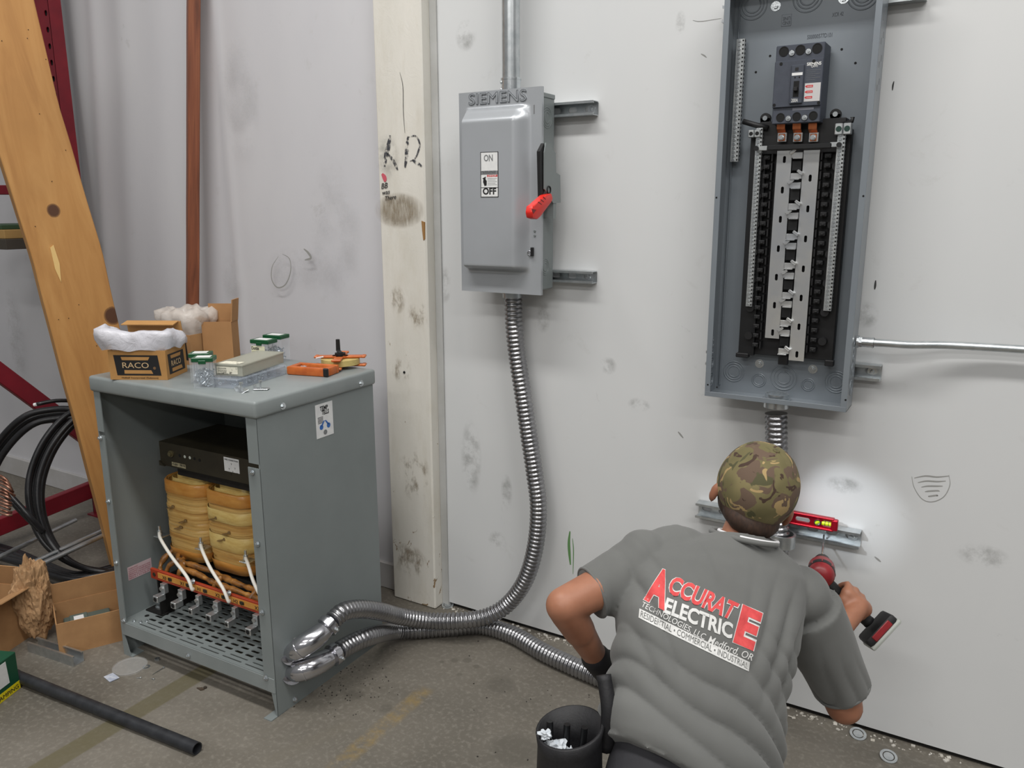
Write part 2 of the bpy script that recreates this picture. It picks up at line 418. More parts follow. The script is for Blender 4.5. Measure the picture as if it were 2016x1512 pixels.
def smudge(px0, py0, px1, py1, mat, off=.0006, parent=None, name='smudge'):
    a, c = wp(px0, py0, off), wp(px1, py1, off); b = MB(); y = DW-off
    vs = [b.bm.verts.new(v) for v in ((a.x, y, c.z), (c.x, y, c.z), (c.x, y, a.z), (a.x, y, a.z))]; b.bm.faces.new(vs)
    return b.build(name, mat, parent or wr)
for q in ((905, 820, 950, 985), (1235, 780, 1280, 815), (1180, 700, 1215, 740), (860, 520, 890, 600), (1055, 590, 1085, 660), (1680, 590, 1730, 650), (1625, 930, 1700, 980), (1880, 1060, 1990, 1130), (985, 930, 1010, 1010), (1330, 20, 1350, 70), (895, 40, 940, 100), (960, 1040, 1000, 1090)):
    smudge(*q, m_sm)
for q in ((420, 60, 520, 330), (520, 480, 650, 580), (430, 500, 480, 600), (600, 300, 720, 620), (0, 560, 60, 760)):
    smudge(*q, m_sm3 if q[0] > 10 else m_sm, off=.02, parent=wl)
m_pen = M('scuff_black', (52, 52, 52), .7); m_pen2 = M('scuff_grey', (150, 150, 147), .7); m_green = M('green_scuff', (96, 140, 84), .7)
def stroke(pts, r, mat, parent=None, off=.0006, name='scuff'):
    b = MB(); P = crv([wp(x, y, off) for x, y in pts], 6); y = DW-off; L = []
    for i, p in enumerate(P):
        t = P[min(i+1, len(P)-1)]-P[max(i-1, 0)]; n = Vector((-t.z, 0, t.x)).normalized()
        rr = r*(.35+.65*math.sin(math.pi*min(1, max(0, (i+.5)/len(P)))))
        L.append((b.bm.verts.new((p.x+n.x*rr, y, p.z+n.z*rr)), b.bm.verts.new((p.x-n.x*rr, y, p.z-n.z*rr))))
    for a, c in zip(L, L[1:]): b.bm.faces.new((a[0], a[1], c[1], c[0]))
    return b.build(name, mat, parent or wr)
stroke([(1760, 160), (1758, 168), (1757, 178)], .0022, m_pen); stroke([(1724, 552), (1723, 562), (1722, 570)], .003, m_pen)
stroke([(1380, 106), (1386, 109), (1391, 113)], .002, m_pen2); stroke([(1364, 40), (1380, 42), (1420, 36)], .001, m_pen2)
stroke([(1122, 1046), (1120, 1068), (1121, 1090), (1123, 1112)], .006, m_green); stroke([(1127, 1060), (1129, 1085), (1128, 1130)], .002, m_green)
stroke([(1722, 1096), (1728, 1101), (1734, 1106)], .003, m_pen2); stroke([(1335, 850), (1345, 862)], .003, m_pen2)
for k in range(5):    # boot print to the right
    y = 941+k*9; stroke([(1800+k*7, y), (1822+k*2, y-4+k), (1845, y-2), (1868-k*6, y-4+k)], .0022, m_pen2, name='boot_print')
stroke([(1795, 938), (1800, 960), (1815, 982), (1835, 988), (1858, 978), (1870, 955), (1868, 935)], .0012, m_pen2, name='boot_print')
stroke([(548, 505), (536, 525), (535, 550), (546, 566), (562, 560), (572, 535), (570, 510), (556, 500)], .003, m_pen2, wl, .022, 'boot_print')
stroke([(598, 490), (606, 497), (612, 508), (600, 512)], .006, m_pen2, wl, .022, 'boot_print')
# ------------------------------------------------------------------ painted timber column
g = G('cream_paint')
n = g.noise(4, 6, .6, g.map((2, 1, .4))); col = g.ramp(n, [(.3, lin((214, 211, 202))), (.7, lin((224, 221, 213)))])
chips = g.noise(11, 8, .72, g.map((1.5, 1, .8)), .9); zz = g.sep()[2]
low = g.ramp(g.math('MULTIPLY', zz, .5), [(.0, .20), (.25, .10), (.75, 0.), (1., -0.)])
cm = g.math('ADD', chips, g.math('MULTIPLY', low, .6))
col = g.mix(g.ramp(cm, [(.70, 0.), (.72, 1.)]), col, lin((132, 108, 76)))
col = g.mix(g.ramp(g.noise(3, 6, .7, g.map((4, 1, 1))), [(.5, 0.), (.75, .35)]), col, lin((186, 178, 158)))
g.p(Base_Color=col, Roughness=.6); g.bump(chips, .4, .004); m_cream = g.m
CX0, CX1, CY = -2.146, -1.917, DW-.06
b = MB(); b.box(CX0, CX1, CY, DW+.02, 0, 4.4, .006)
colm = struct(b.build('trim_1', m_cream))
b = MB(); b.box(CX1+.001, XC, DW-.008, DW+.02, 0, 4.4); struct(b.build('trim_2', M('caulk_with_shade', (186, 187, 186), .8, 0, (168, 168, 165), 3)))  # caulk strip, its grey also holds the shadow beside the column
for q, mt in (((735, 262, 790, 355), 'k'), ((745, 380, 815, 402), 'd'), ((748, 425, 830, 447), 'd'), ((765, 560, 800, 620), 'c'), ((800, 590, 845, 650), 'c'), ((780, 870, 850, 1000), 'd'), ((770, 1060, 845, 1150), 'c'), ((770, 700, 812, 760), 'c')):
    smudge(*q, {'k': m_sm, 'd': m_sm2, 'c': m_sm2}[mt], .0615, colm)
m_band = smudge_mat('dirty_band', (142, 128, 106), 20, .2, .7, .85, (3, 1, .6)); smudge(735, 378, 838, 452, m_band, .0612, colm)
m_mark = M('marker', (60, 62, 70), .6)
gm = G('worn_marker'); gm.p(Base_Color=lin((58, 60, 68)), Roughness=.6, Alpha=gm.ramp(gm.noise(70, 5, .7), [(.42, 0.), (.55, .9)])); m_wm = gm.m
stroke([(768, 266), (765, 285), (760, 305), (757, 328)], .011, m_wm, colm, .0618, 'marker_mark'); stroke([(762, 300), (775, 318), (783, 335)], .007, m_wm, colm, .0618, 'marker_mark')
stroke([(803, 268), (801, 290), (800, 310), (797, 330)], .009, m_wm, colm, .0618, 'marker_mark'); stroke([(802, 270), (818, 268), (826, 285), (818, 310), (806, 318)], .004, m_wm, colm, .0618, 'marker_mark')
stroke([(812, 315), (822, 322), (831, 328)], .007, m_wm, colm, .0618, 'marker_mark'); stroke([(787, 142), (793, 170), (794, 220), (797, 262)], .0012, m_pen, colm, .0618, 'pencil_line')
stroke([(752, 342), (757, 350), (758, 358)], .010, M('pink_paint', (200, 90, 104), .7), colm, .0616, 'paint_mark')
for t, px, py, sz in (('BB', 750, 372, .030), ('was', 752, 384, .026), ('There', 757, 395, .024)):
    text(t, sz, frame(wp(px, py, .0622), (1, 0, .12), (0, 0, 1)), m_pen, colm, 'handwriting', shear=.3)
b = MB(); p = wp(832, 445, .06); b.xz([(p.x-.004, p.z+.02), (p.x+.012, p.z+.015), (p.x+.011, p.z-.05), (p.x+.003, p.z-.055), (p.x-.001, p.z-.02)], CY-.002, CY+.004); b.build('wood_chip', M('bare_wood', (150, 112, 66), .8), colm)
screwhead('screw', wp(796, 733, .06), (0, -1, 0), .006, colm, m_black2)
# ------------------------------------------------------------------ brown stud against the wall
def plank(name, a, c, wdir, w, t, mat, label, cat, jag=0.):
    """a = base centre, c = top centre, wdir = direction of the wide face"""
    a, c = Vector(a), Vector(c); z = (c-a).normalized(); x = (Vector(wdir)-z*Vector(wdir).dot(z)).normalized(); y = z.cross(x); L = (c-a).length
    b = MB(); b.box(-w/2, w/2, -t/2, t/2, 0, L, .003, seg=1)
    if jag: bmesh.ops.subdivide_edges(b.bm, edges=[e for e in b.bm.edges if abs((e.verts[0].co-e.verts[1].co).z) > L*.5], cuts=60)
    if jag:
        for v in b.bm.verts:
            k = noise.noise(Vector((v.co.x*3, v.co.y*3, v.co.z*3.1)))*jag; v.co.x += k; v.co.y += k*.4
    o = b.build(name, mat); o.matrix_world = Matrix(((x.x, y.x, z.x, a.x), (x.y, y.y, z.y, a.y), (x.z, y.z, z.z, a.z), (0, 0, 0, 1)))
    if cat: tag(o, label, cat)
    return o
g = G('stained_wood'); v = g.map((14, 14, .8)); n = g.noise(3, 6, .6, v, .6)
g.p(Base_Color=g.ramp(n, [(.3, lin((96, 52, 32))), (.5, lin((126, 70, 44))), (.72, lin((146, 88, 56)))]), Roughness=.55); g.bump(n, .3, .002)
m_brown = g.m
qa, qb = wp(381, 0, .06), wp(379, 600, .12); sa = qb+(qb-qa)*(qb.z/(qa.z-qb.z)); sb = qa+(qa-qb)*.25
plank('wooden_stud', sa, sb, (1, -.62, 0), .089, .05, m_brown, 'dark reddish brown wooden stud leaning upright against the white wall', 'lumber', .004)
# ------------------------------------------------------------------ big rough timber at the left
g = G('pine_timber'); v = g.map((5, 5, .55)); n = g.noise(2.2, 7, .6, v, .8); n2 = g.noise(1.1, 4, .6)
col = g.ramp(n, [(.25, lin((158, 108, 56))), (.5, lin((184, 134, 76))), (.75, lin((202, 154, 94)))])
col = g.mix(g.ramp(n2, [(.5, 0.), (.8, .5)]), col, lin((134, 98, 58)))
def knot(cx_, cz_, r, col):
    X, Y, Z = g.sep(); dx = g.math('MULTIPLY', g.math('SUBTRACT', X, cx_), 1/r); dz = g.math('MULTIPLY', g.math('SUBTRACT', Z, cz_), .85/r)
    d = g.math('SQRT', g.math('ADD', g.math('MULTIPLY', dx, dx), g.math('MULTIPLY', dz, dz)))
    d = g.math('ADD', d, g.math('MULTIPLY', g.math('SUBTRACT', n, .5), .5))
    return g.mix(g.ramp(d, [(.75, 1.), (1.0, .45), (1.7, 0.)]), col, lin((84, 52, 32)))
TB, TT = Vector((-3.42, 2.02, 0)), Vector((-3.86, 2.08, 2.9))
TB, TT = Vector((-3.40, 2.19, 0)), Vector((-3.54, 1.86, 3.1))
kz = 1.66
col = knot(-.012, 1.70, .026, col); col = knot(.115, 1.22, .035, col)
cr_ = g.noise(1.2, 6, .7, g.map((30, 30, .9)), .4)
col = g.mix(g.ramp(cr_, [(.70, 0.), (.73, .6)]), col, lin((120, 82, 44)))
g.p(Base_Color=col, Roughness=.6); g.bump(n, .35, .003); m_pine = g.m
tim = plank('timber_beam', TB, TT, (.35, .937, 0), .27, .085, m_pine, 'big rough yellow pine timber beam leaning at the left, with a dark round knot', 'lumber', .006)
for v in tim.data.vertices: v.co.x -= .028*max(0., min(1., (v.co.z-1.5)/.6))
b = MB(); random.seed(5)
for i in range(16):
    x = random.uniform(-.1, .1); z = random.uniform(.9, 2.5); b.cyl((x, -.0445, z), (x, -.038, z), .0018, 6)
b.build('nail_hole', m_hole, tim)
b = MB(); b.xz([(-.06, 1.55), (-.045, 1.56), (-.04, 1.48), (-.052, 1.40), (-.062, 1.46)], -.046, -.040); b.build('splinter', M('fresh_wood', (226, 190, 124), .6), tim)

def xp(x, y, X): d = ray(x, y); return EYE + d*(X/d.x)
# ------------------------------------------------------------------ red pallet rack
m_rr = M('rack_red', (128, 20, 36), .42, 0, (112, 16, 32), 8)
rk = thing('pallet_rack', 'dark red steel pallet rack upright with square punched holes and a diagonal brace', 'rack', (-4.175, 2.5, 0))
def rel(p, o): return Vector(p)-Vector(o)
RK = Vector((-4.175, 2.5, 0))
b = MB(); X0, X1 = -.07, .07
z = .05
f = lambda x, zz, d: Vector((x, -.035+d, zz))
NZ = 44
for k in range(NZ):
    z0 = .0 + k*.0762
    b.slotcell(f, .01, X1, z0, z0+.0762, .026, .028, .004, .04, z0+.04)
b.box(X0, .01, -.035, -.031, 0, NZ*.0762); b.box(X0, X0+.004, -.035, .06, 0, NZ*.0762); b.box(X1-.004, X1, -.035, .03, 0, NZ*.0762); upr = b.build('upright', m_rr, rk); b = MB(); b.box(X0+.006, X1-.006, -.027, -.024, 0, NZ*.0762); b.build('hole_shade_sheet', m_hole, rk)  # dark sheet added behind the punched holes, stands for the shade inside
b = MB(); b.box(-.09, .09, -.06, .08, 0, .008); b.build('foot_plate', m_rr, rk)
def bar(name, p, q, w, t, parent, mat, org):
    p, q = rel(p, org), rel(q, org); d = (q-p); m = frame(p, d, (0, 0, 1)); b = MB(); b.box(0, d.length, -w/2, w/2, -t/2, t/2, .004, mat=m); return b.build(name, mat, parent)
XR = -4.20
bar('diagonal_brace', xp(-60, 690, XR+.02), xp(185, 872, XR), .085, .04, rk, m_rr, RK)
bar('horizontal_brace', xp(-80, 1068, XR), xp(200, 955, XR), .09, .04, rk, m_rr, RK)
bar('horizontal_brace', wp(-40, 374, .25), wp(90, 374, .12), .05, .04, rk, m_rr, RK)
p0 = wp(-60, 462, .45); 
b = MB(); b.box(p0.x-.1, p0.x+.42, 2.12, 2.52, p0.z-.012, p0.z+.03, .002); sh = tag(recenter(b.build('shelf_board', M('tan_board', (176, 140, 84), .7))), 'tan board lying across the red rack behind the timber, dark underneath', 'board')
b = MB(); b.box(p0.x-.1, p0.x+.36, 2.14, 2.50, p0.z+.031, p0.z+.052, .002); tag(recenter(b.build('flat_carton', M('green_board', (46, 74, 48), .6))), 'flat green carton on top of the tan board on the rack', 'carton')
b = MB(); b.box(p0.x-.1, p0.x+.46, 2.10, 2.54, p0.z-.062, p0.z-.013, .002); tag(recenter(b.build('rack_beam', M('dark_board', (66, 60, 52), .7))), 'dark shelf beam carrying the tan board on the rack', 'beam')
# ------------------------------------------------------------------ black cable coils
def coil(name, loops, label, cat='cable', mat=m_cable, group=None):
    th = None
    b = MB()
    for pts, r in loops: b.tube(resample(crv(pts, 14), .02), r, 10)
    o = recenter(b.build(name, mat, smooth=True)); tag(o, label, cat, group); return o
def D(x, y, d): return dp(x, y, d)
XC_ = 3.75
L = []
for k, (dx, dy, dd) in enumerate(((0, 0, 0), (7, 9, .05), (14, 17, -.03), (3, 20, .08))):
    L.append(([D(-45+dx, 960+dy, XC_+dd), D(-10+dx, 880+dy, XC_+dd), D(45+dx, 822+dy, XC_+dd), D(105+dx, 806+dy, XC_+.03+dd), D(158+dx, 808+dy, XC_+.05+dd), D(205+dx, 822+dy, XC_+.08+dd)], .015))
coil('cable_coil', L, 'black cable loop arching from the left edge to behind the timber, thick strands')
L = []
for k, (dx, dd) in enumerate(((0, 0), (9, .04), (18, -.03), (26, .05))):
    dy = k*3
    L.append(([D(190+dx, 800+dy, XC_+dd), D(135+dx, 815+dy, XC_+dd), D(88+dx, 865+dy, XC_-.05+dd), D(60+dx, 930+dy, XC_-.08+dd), D(57+dx, 990+dy, XC_-.1+dd), D(75+dx, 1050+dy, XC_-.1+dd),
               D(112+dx*.8, 1092+dy, XC_-.1+dd), D(165+dx*.7, 1118+dy*.6, XC_-.05+dd), D(235+dx, 1128+dy*.5, XC_+dd)], .0145))
coil('cable_coil', L, 'black cable loop hanging down in a wide curve between the grey pipes and red brace')
L = []
for k in range(4):
    z = .03+k*.025; q = .05*k
    L.append(([fp(-40, 1062+k*9, z), fp(30, 1085+k*7, z), fp(90, 1110+k*6, z), fp(150, 1130+k*4, z), fp(215, 1118+k*5, z), fp(262, 1100+k*5, z)], .0145))
coil('cable_coil', L, 'black cable turns lying on the floor beneath the grey pipes')
L = [([D(4+k*10, 965+k*4, XC_-.2), D(45+k*9, 1010+k*3, XC_-.2), D(80+k*6, 1045+k*3, XC_-.16)], .013) for k in range(2)]
coil('cable_end', L, 'two cut ends of black cable pointing up beside the copper wire')
L = [([D(40, 799, XC_-.1)+Vector((.4, 0, 0))*0+(D(72, 796, XC_-.1)-D(40, 799, XC_-.1)), D(110, 789, XC_-.05), D(150, 790, XC_), D(190, 797, XC_+.05)], .009)]
lo = coil('cable_end', L, 'thin black cable end with a pale tip above the arching cable loop')
b = MB(); p, q = D(72, 796, XC_-.1), D(67, 797, XC_-.1); b.cyl(p-lo.location, q-lo.location, .008, 10); b.build('cable_tip', m_white, lo)
g = G('bare_copper'); g.p(Base_Color=g.ramp(g.noise(40, 3), [(.4, lin((118, 78, 62))), (.6, lin((170, 130, 112)))]), Metallic=.8, Roughness=.4)
L = []
for k in range(11):
    L.append(([D(-30, 938+k*7.2, 3.45), D(-8, 934+k*7.3, 3.42), D(12+(k % 3)*2, 944+k*7, 3.4), D(22+(k % 4)*3, 962+k*5.2, 3.42)], .0055))
coil('copper_wire_coil', L, 'coil of bare copper wire at the left edge of the picture', 'wire', g.m)
# ------------------------------------------------------------------ grey steel pipes beside the transformer
def pipe(name, p, q, r, label, mat=m_galv, wall=.0015, group=None):
    b = MB(); p, q = Vector(p), Vector(q); b.ring(p, q, r, r-wall, 20); o = b.build(name, mat, auto=40); recenter(o); return tag(o, label, 'pipe', group)
zf = .22
pipe('conduit_pipe', fp(-60, 1125, .20), fp(149, 1024, .20), .010, 'short thin grey pipe ending in front of the hanging cable loop')
pipe('conduit_pipe', fp(-60, 1176, .18), fp(212, 1050, .18), .0115, 'long grey pipe, lower of the two parallel ones running behind the transformer')
pipe('conduit_pipe', fp(-60, 1164, .19), fp(212, 1040, .19), .010, 'long grey pipe, upper of the two parallel ones running behind the transformer')
# stands that carry the pipes (a cardboard carton row behind, hidden) -> they rest on the carton below
# ------------------------------------------------------------------ cardboard boxes on the floor
def openbox(name, label, org, rz, w, d, h, mat=m_card, flaps=(), t=.004, inner=None):
    """origin at the front left bottom corner"""
    th = thing(name, label, 'box', org, rz)
    b = MB(); b.box(0, w, 0, d, 0, t).box(0, w, 0, t, t, h).box(0, w, d-t, d, t, h).box(0, t, t, d-t, t, h).box(w-t, w, t, d-t, t, h)
    b.build('body', mat, th)
    for side, ln, ang in flaps:
        b = MB()
        if side == 'back': m = Matrix.Translation((0, d, h)) @ Matrix.Rotation(math.radians(ang), 4, 'X'); b.box(.002, w-.002, -t/2, t/2, 0, ln, mat=m)
        if side == 'front': m = Matrix.Translation((0, 0, h)) @ Matrix.Rotation(math.radians(ang), 4, 'X'); b.box(.002, w-.002, -t/2, t/2, 0, ln, mat=m)
        if side == 'left': m = Matrix.Translation((0, 0, h)) @ Matrix.Rotation(math.radians(ang), 4, 'Y'); b.box(-t/2, t/2, .002, d-.002, 0, ln, mat=m)
        if side == 'right': m = Matrix.Translation((w, 0, h)) @ Matrix.Rotation(math.radians(ang), 4, 'Y'); b.box(-t/2, t/2, .002, d-.002, 0, ln, mat=m)
        b.build('flap', mat, th)
    return th
o0 = fp(118, 1293); o1 = fp(238, 1262); rz = math.atan2(o1.y-o0.y, o1.x-o0.x)
bx = openbox('cardboard_box', 'open brown cardboard box on the floor left of the transformer, small green package inside', o0, rz, (o1-o0).length+.04, .20, .135, m_card, (('back', .085, 4), ('right', .07, 30)))
b = MB(); b.box(.05, .115, .05, .12, .07, .105, .003); b.box(.03, .2, .03, .19, .005, .068, .004)
pk = b.build('package', M('grey_green_pack', (84, 96, 90), .6)); pk.matrix_world = bx.matrix_basis.copy(); tag(pk, 'small grey green package lying inside the open cardboard box', 'package')
b = MB(); b.box(.065, .10, .065, .10, .1052, .106); b.build('paper_tag', m_white, pk)
b = MB(); b.box(.17, .24, .06, .15, .006, .11, .004, mat=Matrix.Rotation(.25, 4, 'Y')); pk2 = b.build('package', M('green_pack', (150, 166, 140), .6)); pk2.matrix_world = bx.matrix_basis.copy(); tag(pk2, 'pale green package poking up at the right inside the open cardboard box', 'package')
p1 = fp(10, 1262); 
openbox('cardboard_box', 'brown cardboard box cut by the left edge, behind the green box', fp(-128, 1290), .35, .26, .20, .22, m_card, (('back', .09, 12), ('right', .08, 70)))
# crumpled kraft paper
def crumple(name, c, sx, sy, sz, mat, label, cat, seed=0, amt=.35, sub=4, fr=2.2):
    b = bmesh.new(); bmesh.ops.create_icosphere(b, subdivisions=sub, radius=1)
    for v in b.verts:
        d = v.co.normalized(); o = Vector((seed, seed*2, 0))
        k = 1 + amt*(noise.noise(d*fr+o)) + amt*.55*abs(noise.noise(d*fr*2.3+o)) + amt*.3*noise.noise(d*fr*5+o)
        k -= amt*.5*abs(noise.noise(d*fr*1.2+o*1.7))
        v.co = Vector((d.x*k*sx, d.y*k*sy, d.z*k*sz))
    z0 = min(v.co.z for v in b.verts)+.22*sz
    for v in b.verts: v.co.z = max(0, v.co.z-z0)
    me = bpy.data.meshes.new(name); b.to_mesh(me); b.free(); o = link(name, me, mat); o.location = c
    return tag(o, label, cat)
pp = fp(66, 1264)
crumple('crumpled_paper', pp+Vector((-.02, .03, .0)), .078, .07, .165, m_paper, 'crumpled brown kraft paper standing between the two cardboard boxes', 'paper', 11, .30, 5, 1.9)
# green box with yellow strip
ga_, gc_ = fp(0, 1386), fp(41, 1354); gb = thing('green_carton', 'dark green carton with a yellow printed strip at the left edge', 'carton', gc_, math.atan2(gc_.y-ga_.y, gc_.x-ga_.x))
b = MB(); b.box(-.30, 0, 0, .22, 0, .145, .002); b.build('body', M('carton_green', (16, 74, 50), .5), gb)
b = MB(); b.box(-.299, -.001, -.0008, .001, .001, .032); b.build('strip', M('carton_yellow', (222, 204, 24), .5), gb)
text('STAMPING', .022, frame((-.125, -.0012, .008), (1, 0, 0), (0, 0, 1)), m_ink, gb, width=.115)
b = MB(); b.xz([(-.2, .05), (-.045, .05), (-.05, .135), (-.2, .135)], -.001, .001); b.build('label', m_white, gb)
# black pipe resting on the green carton
g0 = fp(388, 1474, .02); g1 = dp(2, 1318, 2.98)
bp = pipe('black_pipe', g0, g1+(g1-g0)*.12, .0205, 'long black steel pipe lying across the floor in front of the transformer', M('black_iron', (38, 40, 44), .5, .2, (52, 54, 58), 30), .003)
m_thr = M('pipe_thread', (90, 92, 94), .35, .8)
b = MB(); 
for k in range(7): 
    a = g1+(g0-g1).normalized()*(.03+k*.009)-bp.location; b.cyl(a, a+(g0-g1).normalized()*.004, .0215, 20)
b.build('thread', m_thr, bp, smooth=False)
# galvanised strut scrap behind it
def channel(b, L, w=.046, h=.041, t=.0025, lip=.008, slots=True, pitch=.062, s0=.035):
    """open to -y, along x from 0..L, z 0..w, back plate at y=0, front at -h"""
    f = lambda x, z, d: Vector((x, -d, z)); x = 0.
    if slots:
        n = max(1, int(round(L/pitch))); cw = L/n
        for k in range(n): b.slotcell(f, k*cw, (k+1)*cw, .004, w-.004, min(.034, cw*.62), .019, t)
        b.box(0, L, -t, 0, 0, .004).box(0, L, -t, 0, w-.004, w)
    else: b.box(0, L, -t, 0, 0, w)
    b.box(0, L, -h, -t, 0, t).box(0, L, -h, -t, w-t, w)
    b.box(0, L, -h, -h+t, t, lip).box(0, L, -h, -h+t, w-lip, w-t)
    b.box(0, L, -h+t, -h+lip*.8, lip-t*.6, lip).box(0, L, -h+t, -h+lip*.8, w-lip, w-lip+t*.6)
    return b
b = MB(); channel(b, .26, slots=False)
s0 = fp(55, 1283); s1 = fp(160, 1318); rz = math.atan2(s1.y-s0.y, s1.x-s0.x)
b.xf(Matrix.Translation(s0) @ Matrix.Rotation(rz, 4, 'Z') @ Matrix.Rotation(math.radians(-90), 4, 'X')); tag(recenter(b.build('strut_channel', m_galv, auto=30)), 'short offcut of grey strut channel on the floor beside the open cardboard box', 'strut')
# ------------------------------------------------------------------ litter on the floor
m_clear = G('clear_plastic'); m_clear.p(Base_Color=(.9, .92, .93, 1), Roughness=.15, Alpha=.10, IOR=1.4); m_clear = m_clear.m
b = MB(); c = fp(256, 1313); b.ring(c, c+Vector((0, 0, .006)), .062, .059, 36).cyl(c+Vector((0, 0, .003)), c+Vector((0, 0, .0045)), .059, 36); tag(recenter(b.build('plastic_disc', m_clear)), 'round clear plastic lid on the floor before the transformer', 'lid')
b = MB(); c = fp(219, 1335); b.xy([(-.028, -.012), (.022, -.02), (.030, .014), (-.02, .020)], 0, .002); b.xf(Matrix.Translation(c+Vector((0, 0, .002)))@Matrix.Rotation(.05, 4, 'X')); tag(recenter(b.build('paper_wrapper', M('white_wrap', (200, 204, 212), .6, 0, (160, 168, 186), 60))), 'small white paper wrapper on the floor left of the plastic lid', 'wrapper')
def screw_on_floor(a, c, label):
    b = MB(); b.cyl(a, c, .0016, 8, .0008).cyl(a, a+(a-c).normalized()*.002, .0042, 10); tag(recenter(b.build('screw', m_zinc, auto=40)), label, 'screw')
screw_on_floor(fp(322, 1314, .004), fp(300, 1328, .003), 'long thin screw lying on the floor right of the plastic lid')
screw_on_floor(fp(277, 1334, .004), fp(268, 1335, .003), 'short screw lying inside the ring of the plastic lid')
screw_on_floor(fp(303, 1337, .003), fp(298, 1336, .003), 'tiny bright screw on the floor below the long screw')
b = MB(); c = fp(310, 1299); b.ring(c, c+Vector((0, 0, .007)), .010, .005, 6); tag(recenter(b.build('hex_nut', m_galv)), 'hex nut on the floor at the front lip of the transformer', 'nut')
b = MB(); c = fp(288, 1313); b.ring(c, c+Vector((0, 0, .0015)), .014, .007, 20); tag(recenter(b.build('washer', m_galv)), 'flat washer on the floor beside the plastic lid', 'washer')
b = MB(); c = fp(395, 1357); b.xy([(-.016, -.004), (.008, -.007), (.016, .004), (0, .008)], 0, .004); b.xf(Matrix.Translation(c)); tag(recenter(b.build('dirt_clod', M('clod', (74, 62, 50), .9))), 'small brown clod of dirt in front of the transformer', 'debris')
b = MB(); c = fp(404, 1355); b.cyl(c, c+Vector((0, 0, .006)), .006, 8); tag(recenter(b.build('rubber_plug', M('plug', (60, 52, 44), .8))), 'round brown plug beside the clod of dirt on the floor', 'plug')
for (px, py), nm, lb in (((884, 1190), 'knockout_disc', 'round steel knockout disc leaning at the foot of the wall right of the column'), ((1750, 1487), 'knockout_disc', 'round steel knockout disc on the floor at the lower right'), ((1690, 1443), 'knockout_disc', 'round steel knockout disc by the wall below the right elbow of the worker')):
    c = fp(px, py, .004); b = MB(); b.ring((0, 0, -.0015), (0, 0, .0015), .026, .018, 22).cyl((0, 0, -.001), (0, 0, .001), .015, 18)
    o = b.build(nm, m_galv, auto=40); o.location = c+Vector((0, -.01, .003)); o.rotation_euler = (.25, .1, 0); tag(o, lb, 'disc')
random.seed(12)
b = MB()
for i in range(150):
    px, py = (random.gauss(680, 50), random.gauss(1345, 28)) if i < 110 else (random.uniform(880, 1180), random.uniform(1230, 1500))
    c = fp(px, py); s = random.uniform(.001, .0026); b.box(-s, s, -s*.6, s*.6, 0, s, mat=Matrix.Translation(c)@Matrix.Rotation(random.random()*6, 4, 'Z'))
o = b.build('dirt_crumbs', M('crumbs', (52, 48, 44), .9)); o['kind'] = 'stuff'; tag(o, 'dark crumbs of dirt on the floor around the steel hoses', 'debris')
# ================================================================== TRANSFORMER
tr = thing('transformer', 'open grey floor standing transformer cabinet showing yellow wound coils', 'transformer', mat=MT)
TW_, TD, THH, CH = .816, .574, 1.052, .058
t = .003
b = MB()
b.box(-t, 0, 0, TD, 0, THH)                                   # right side
b.box(-.052, 0, -.0005, t, .088, THH-.165); b.xz([(-.004, 0), (0, 0), (0, .09), (-.022, .09)], -.0005, t); b.box(-.046, 0, -.0005, t, THH-.15, THH)   # flange, notched
b.box(-.035, 0, -.03, .05, 0, .0035)
b.build('right_panel', m_cab, tr)
b = MB()
b.box(-TW_, -TW_+t, 0, TD, 0, THH); b.box(-TW_, -TW_+.034, -.0005, t, .09, THH-.165); b.box(-TW_, -TW_+.034, -.0005, t, THH-.15, THH); b.box(-TW_, -TW_+.05, 0, .05, 0, .0035)
b.xz([(-TW_, 0), (-TW_+.04, 0), (-TW_+.014, .09), (-TW_, .09)], -.0005, t)
b.build('left_panel', m_cab, tr)
b = MB(); b.box(-TW_+t, -t, TD-t, TD, .02, THH); b.build('back_panel', m_cab, tr)
b = MB(); e = .010
b.box(-TW_-e, e, -e, TD+e, THH+.0, THH+CH, .011, seg=3); b.build('top_cover', m_cover, tr, auto=30)
# grille floor, slots in rows
b = MB(); f = lambda x, y, d: Vector((x, y, .142-d))
xa, xb = -.74, -.06; rows = 15; y0 = .035; ry = .028
b.box(-TW_+t, -t, .0, .012, .139, .142)
f2 = lambda x, y, d: Vector((x, y, .142-d))
for k in range(6): b.slotcell(f2, xa+k*(xb-xa)/6, xa+(k+1)*(xb-xa)/6, .012, .030, .095, .006, .003)
for k in range(6): b.slotcell(f2, xa+k*(xb-xa)/6, xa+(k+1)*(xb-xa)/6, .030, .052, .088, .006, .003, cx=xa+(k+.62)*(xb-xa)/6)
y = .052
for r in range(16):
    nn = 13
    for k in range(nn): b.slotcell(f, xa+k*(xb-xa)/nn, xa+(k+1)*(xb-xa)/nn, y, y+ry, .038, .013, .003)
    y += ry
b.box(-TW_+t, xa, .012, y, .139, .142); b.box(xb, -t, .012, y, .139, .142); b.box(-TW_+t, -t, y, TD-t, .139, .142)
b.build('floor_grille', m_cab, tr, auto=30)
b = MB(); b.box(-TW_+.004, -.004, -.002, .002, .088, .142, .001); b.box(-TW_+.004, -.004, .0, .02, .088, .091); b.build('bottom_lip', m_cover, tr)
for x, z in ((-.827, .878), (-.823, .633), (-.820, .388), (-.815, .149)): hexbolt('bolt', (x+.022, -.001, z), (0, -1, 0), .0085, tr)
for x, z in ((-.031, .874), (-.032, .628), (-.035, .384), (-.040, .139), (-.432, .107)): hexbolt('bolt', (x, -.003 if x != -.432 else -.003, z), (0, -1, 0), .0085, tr)
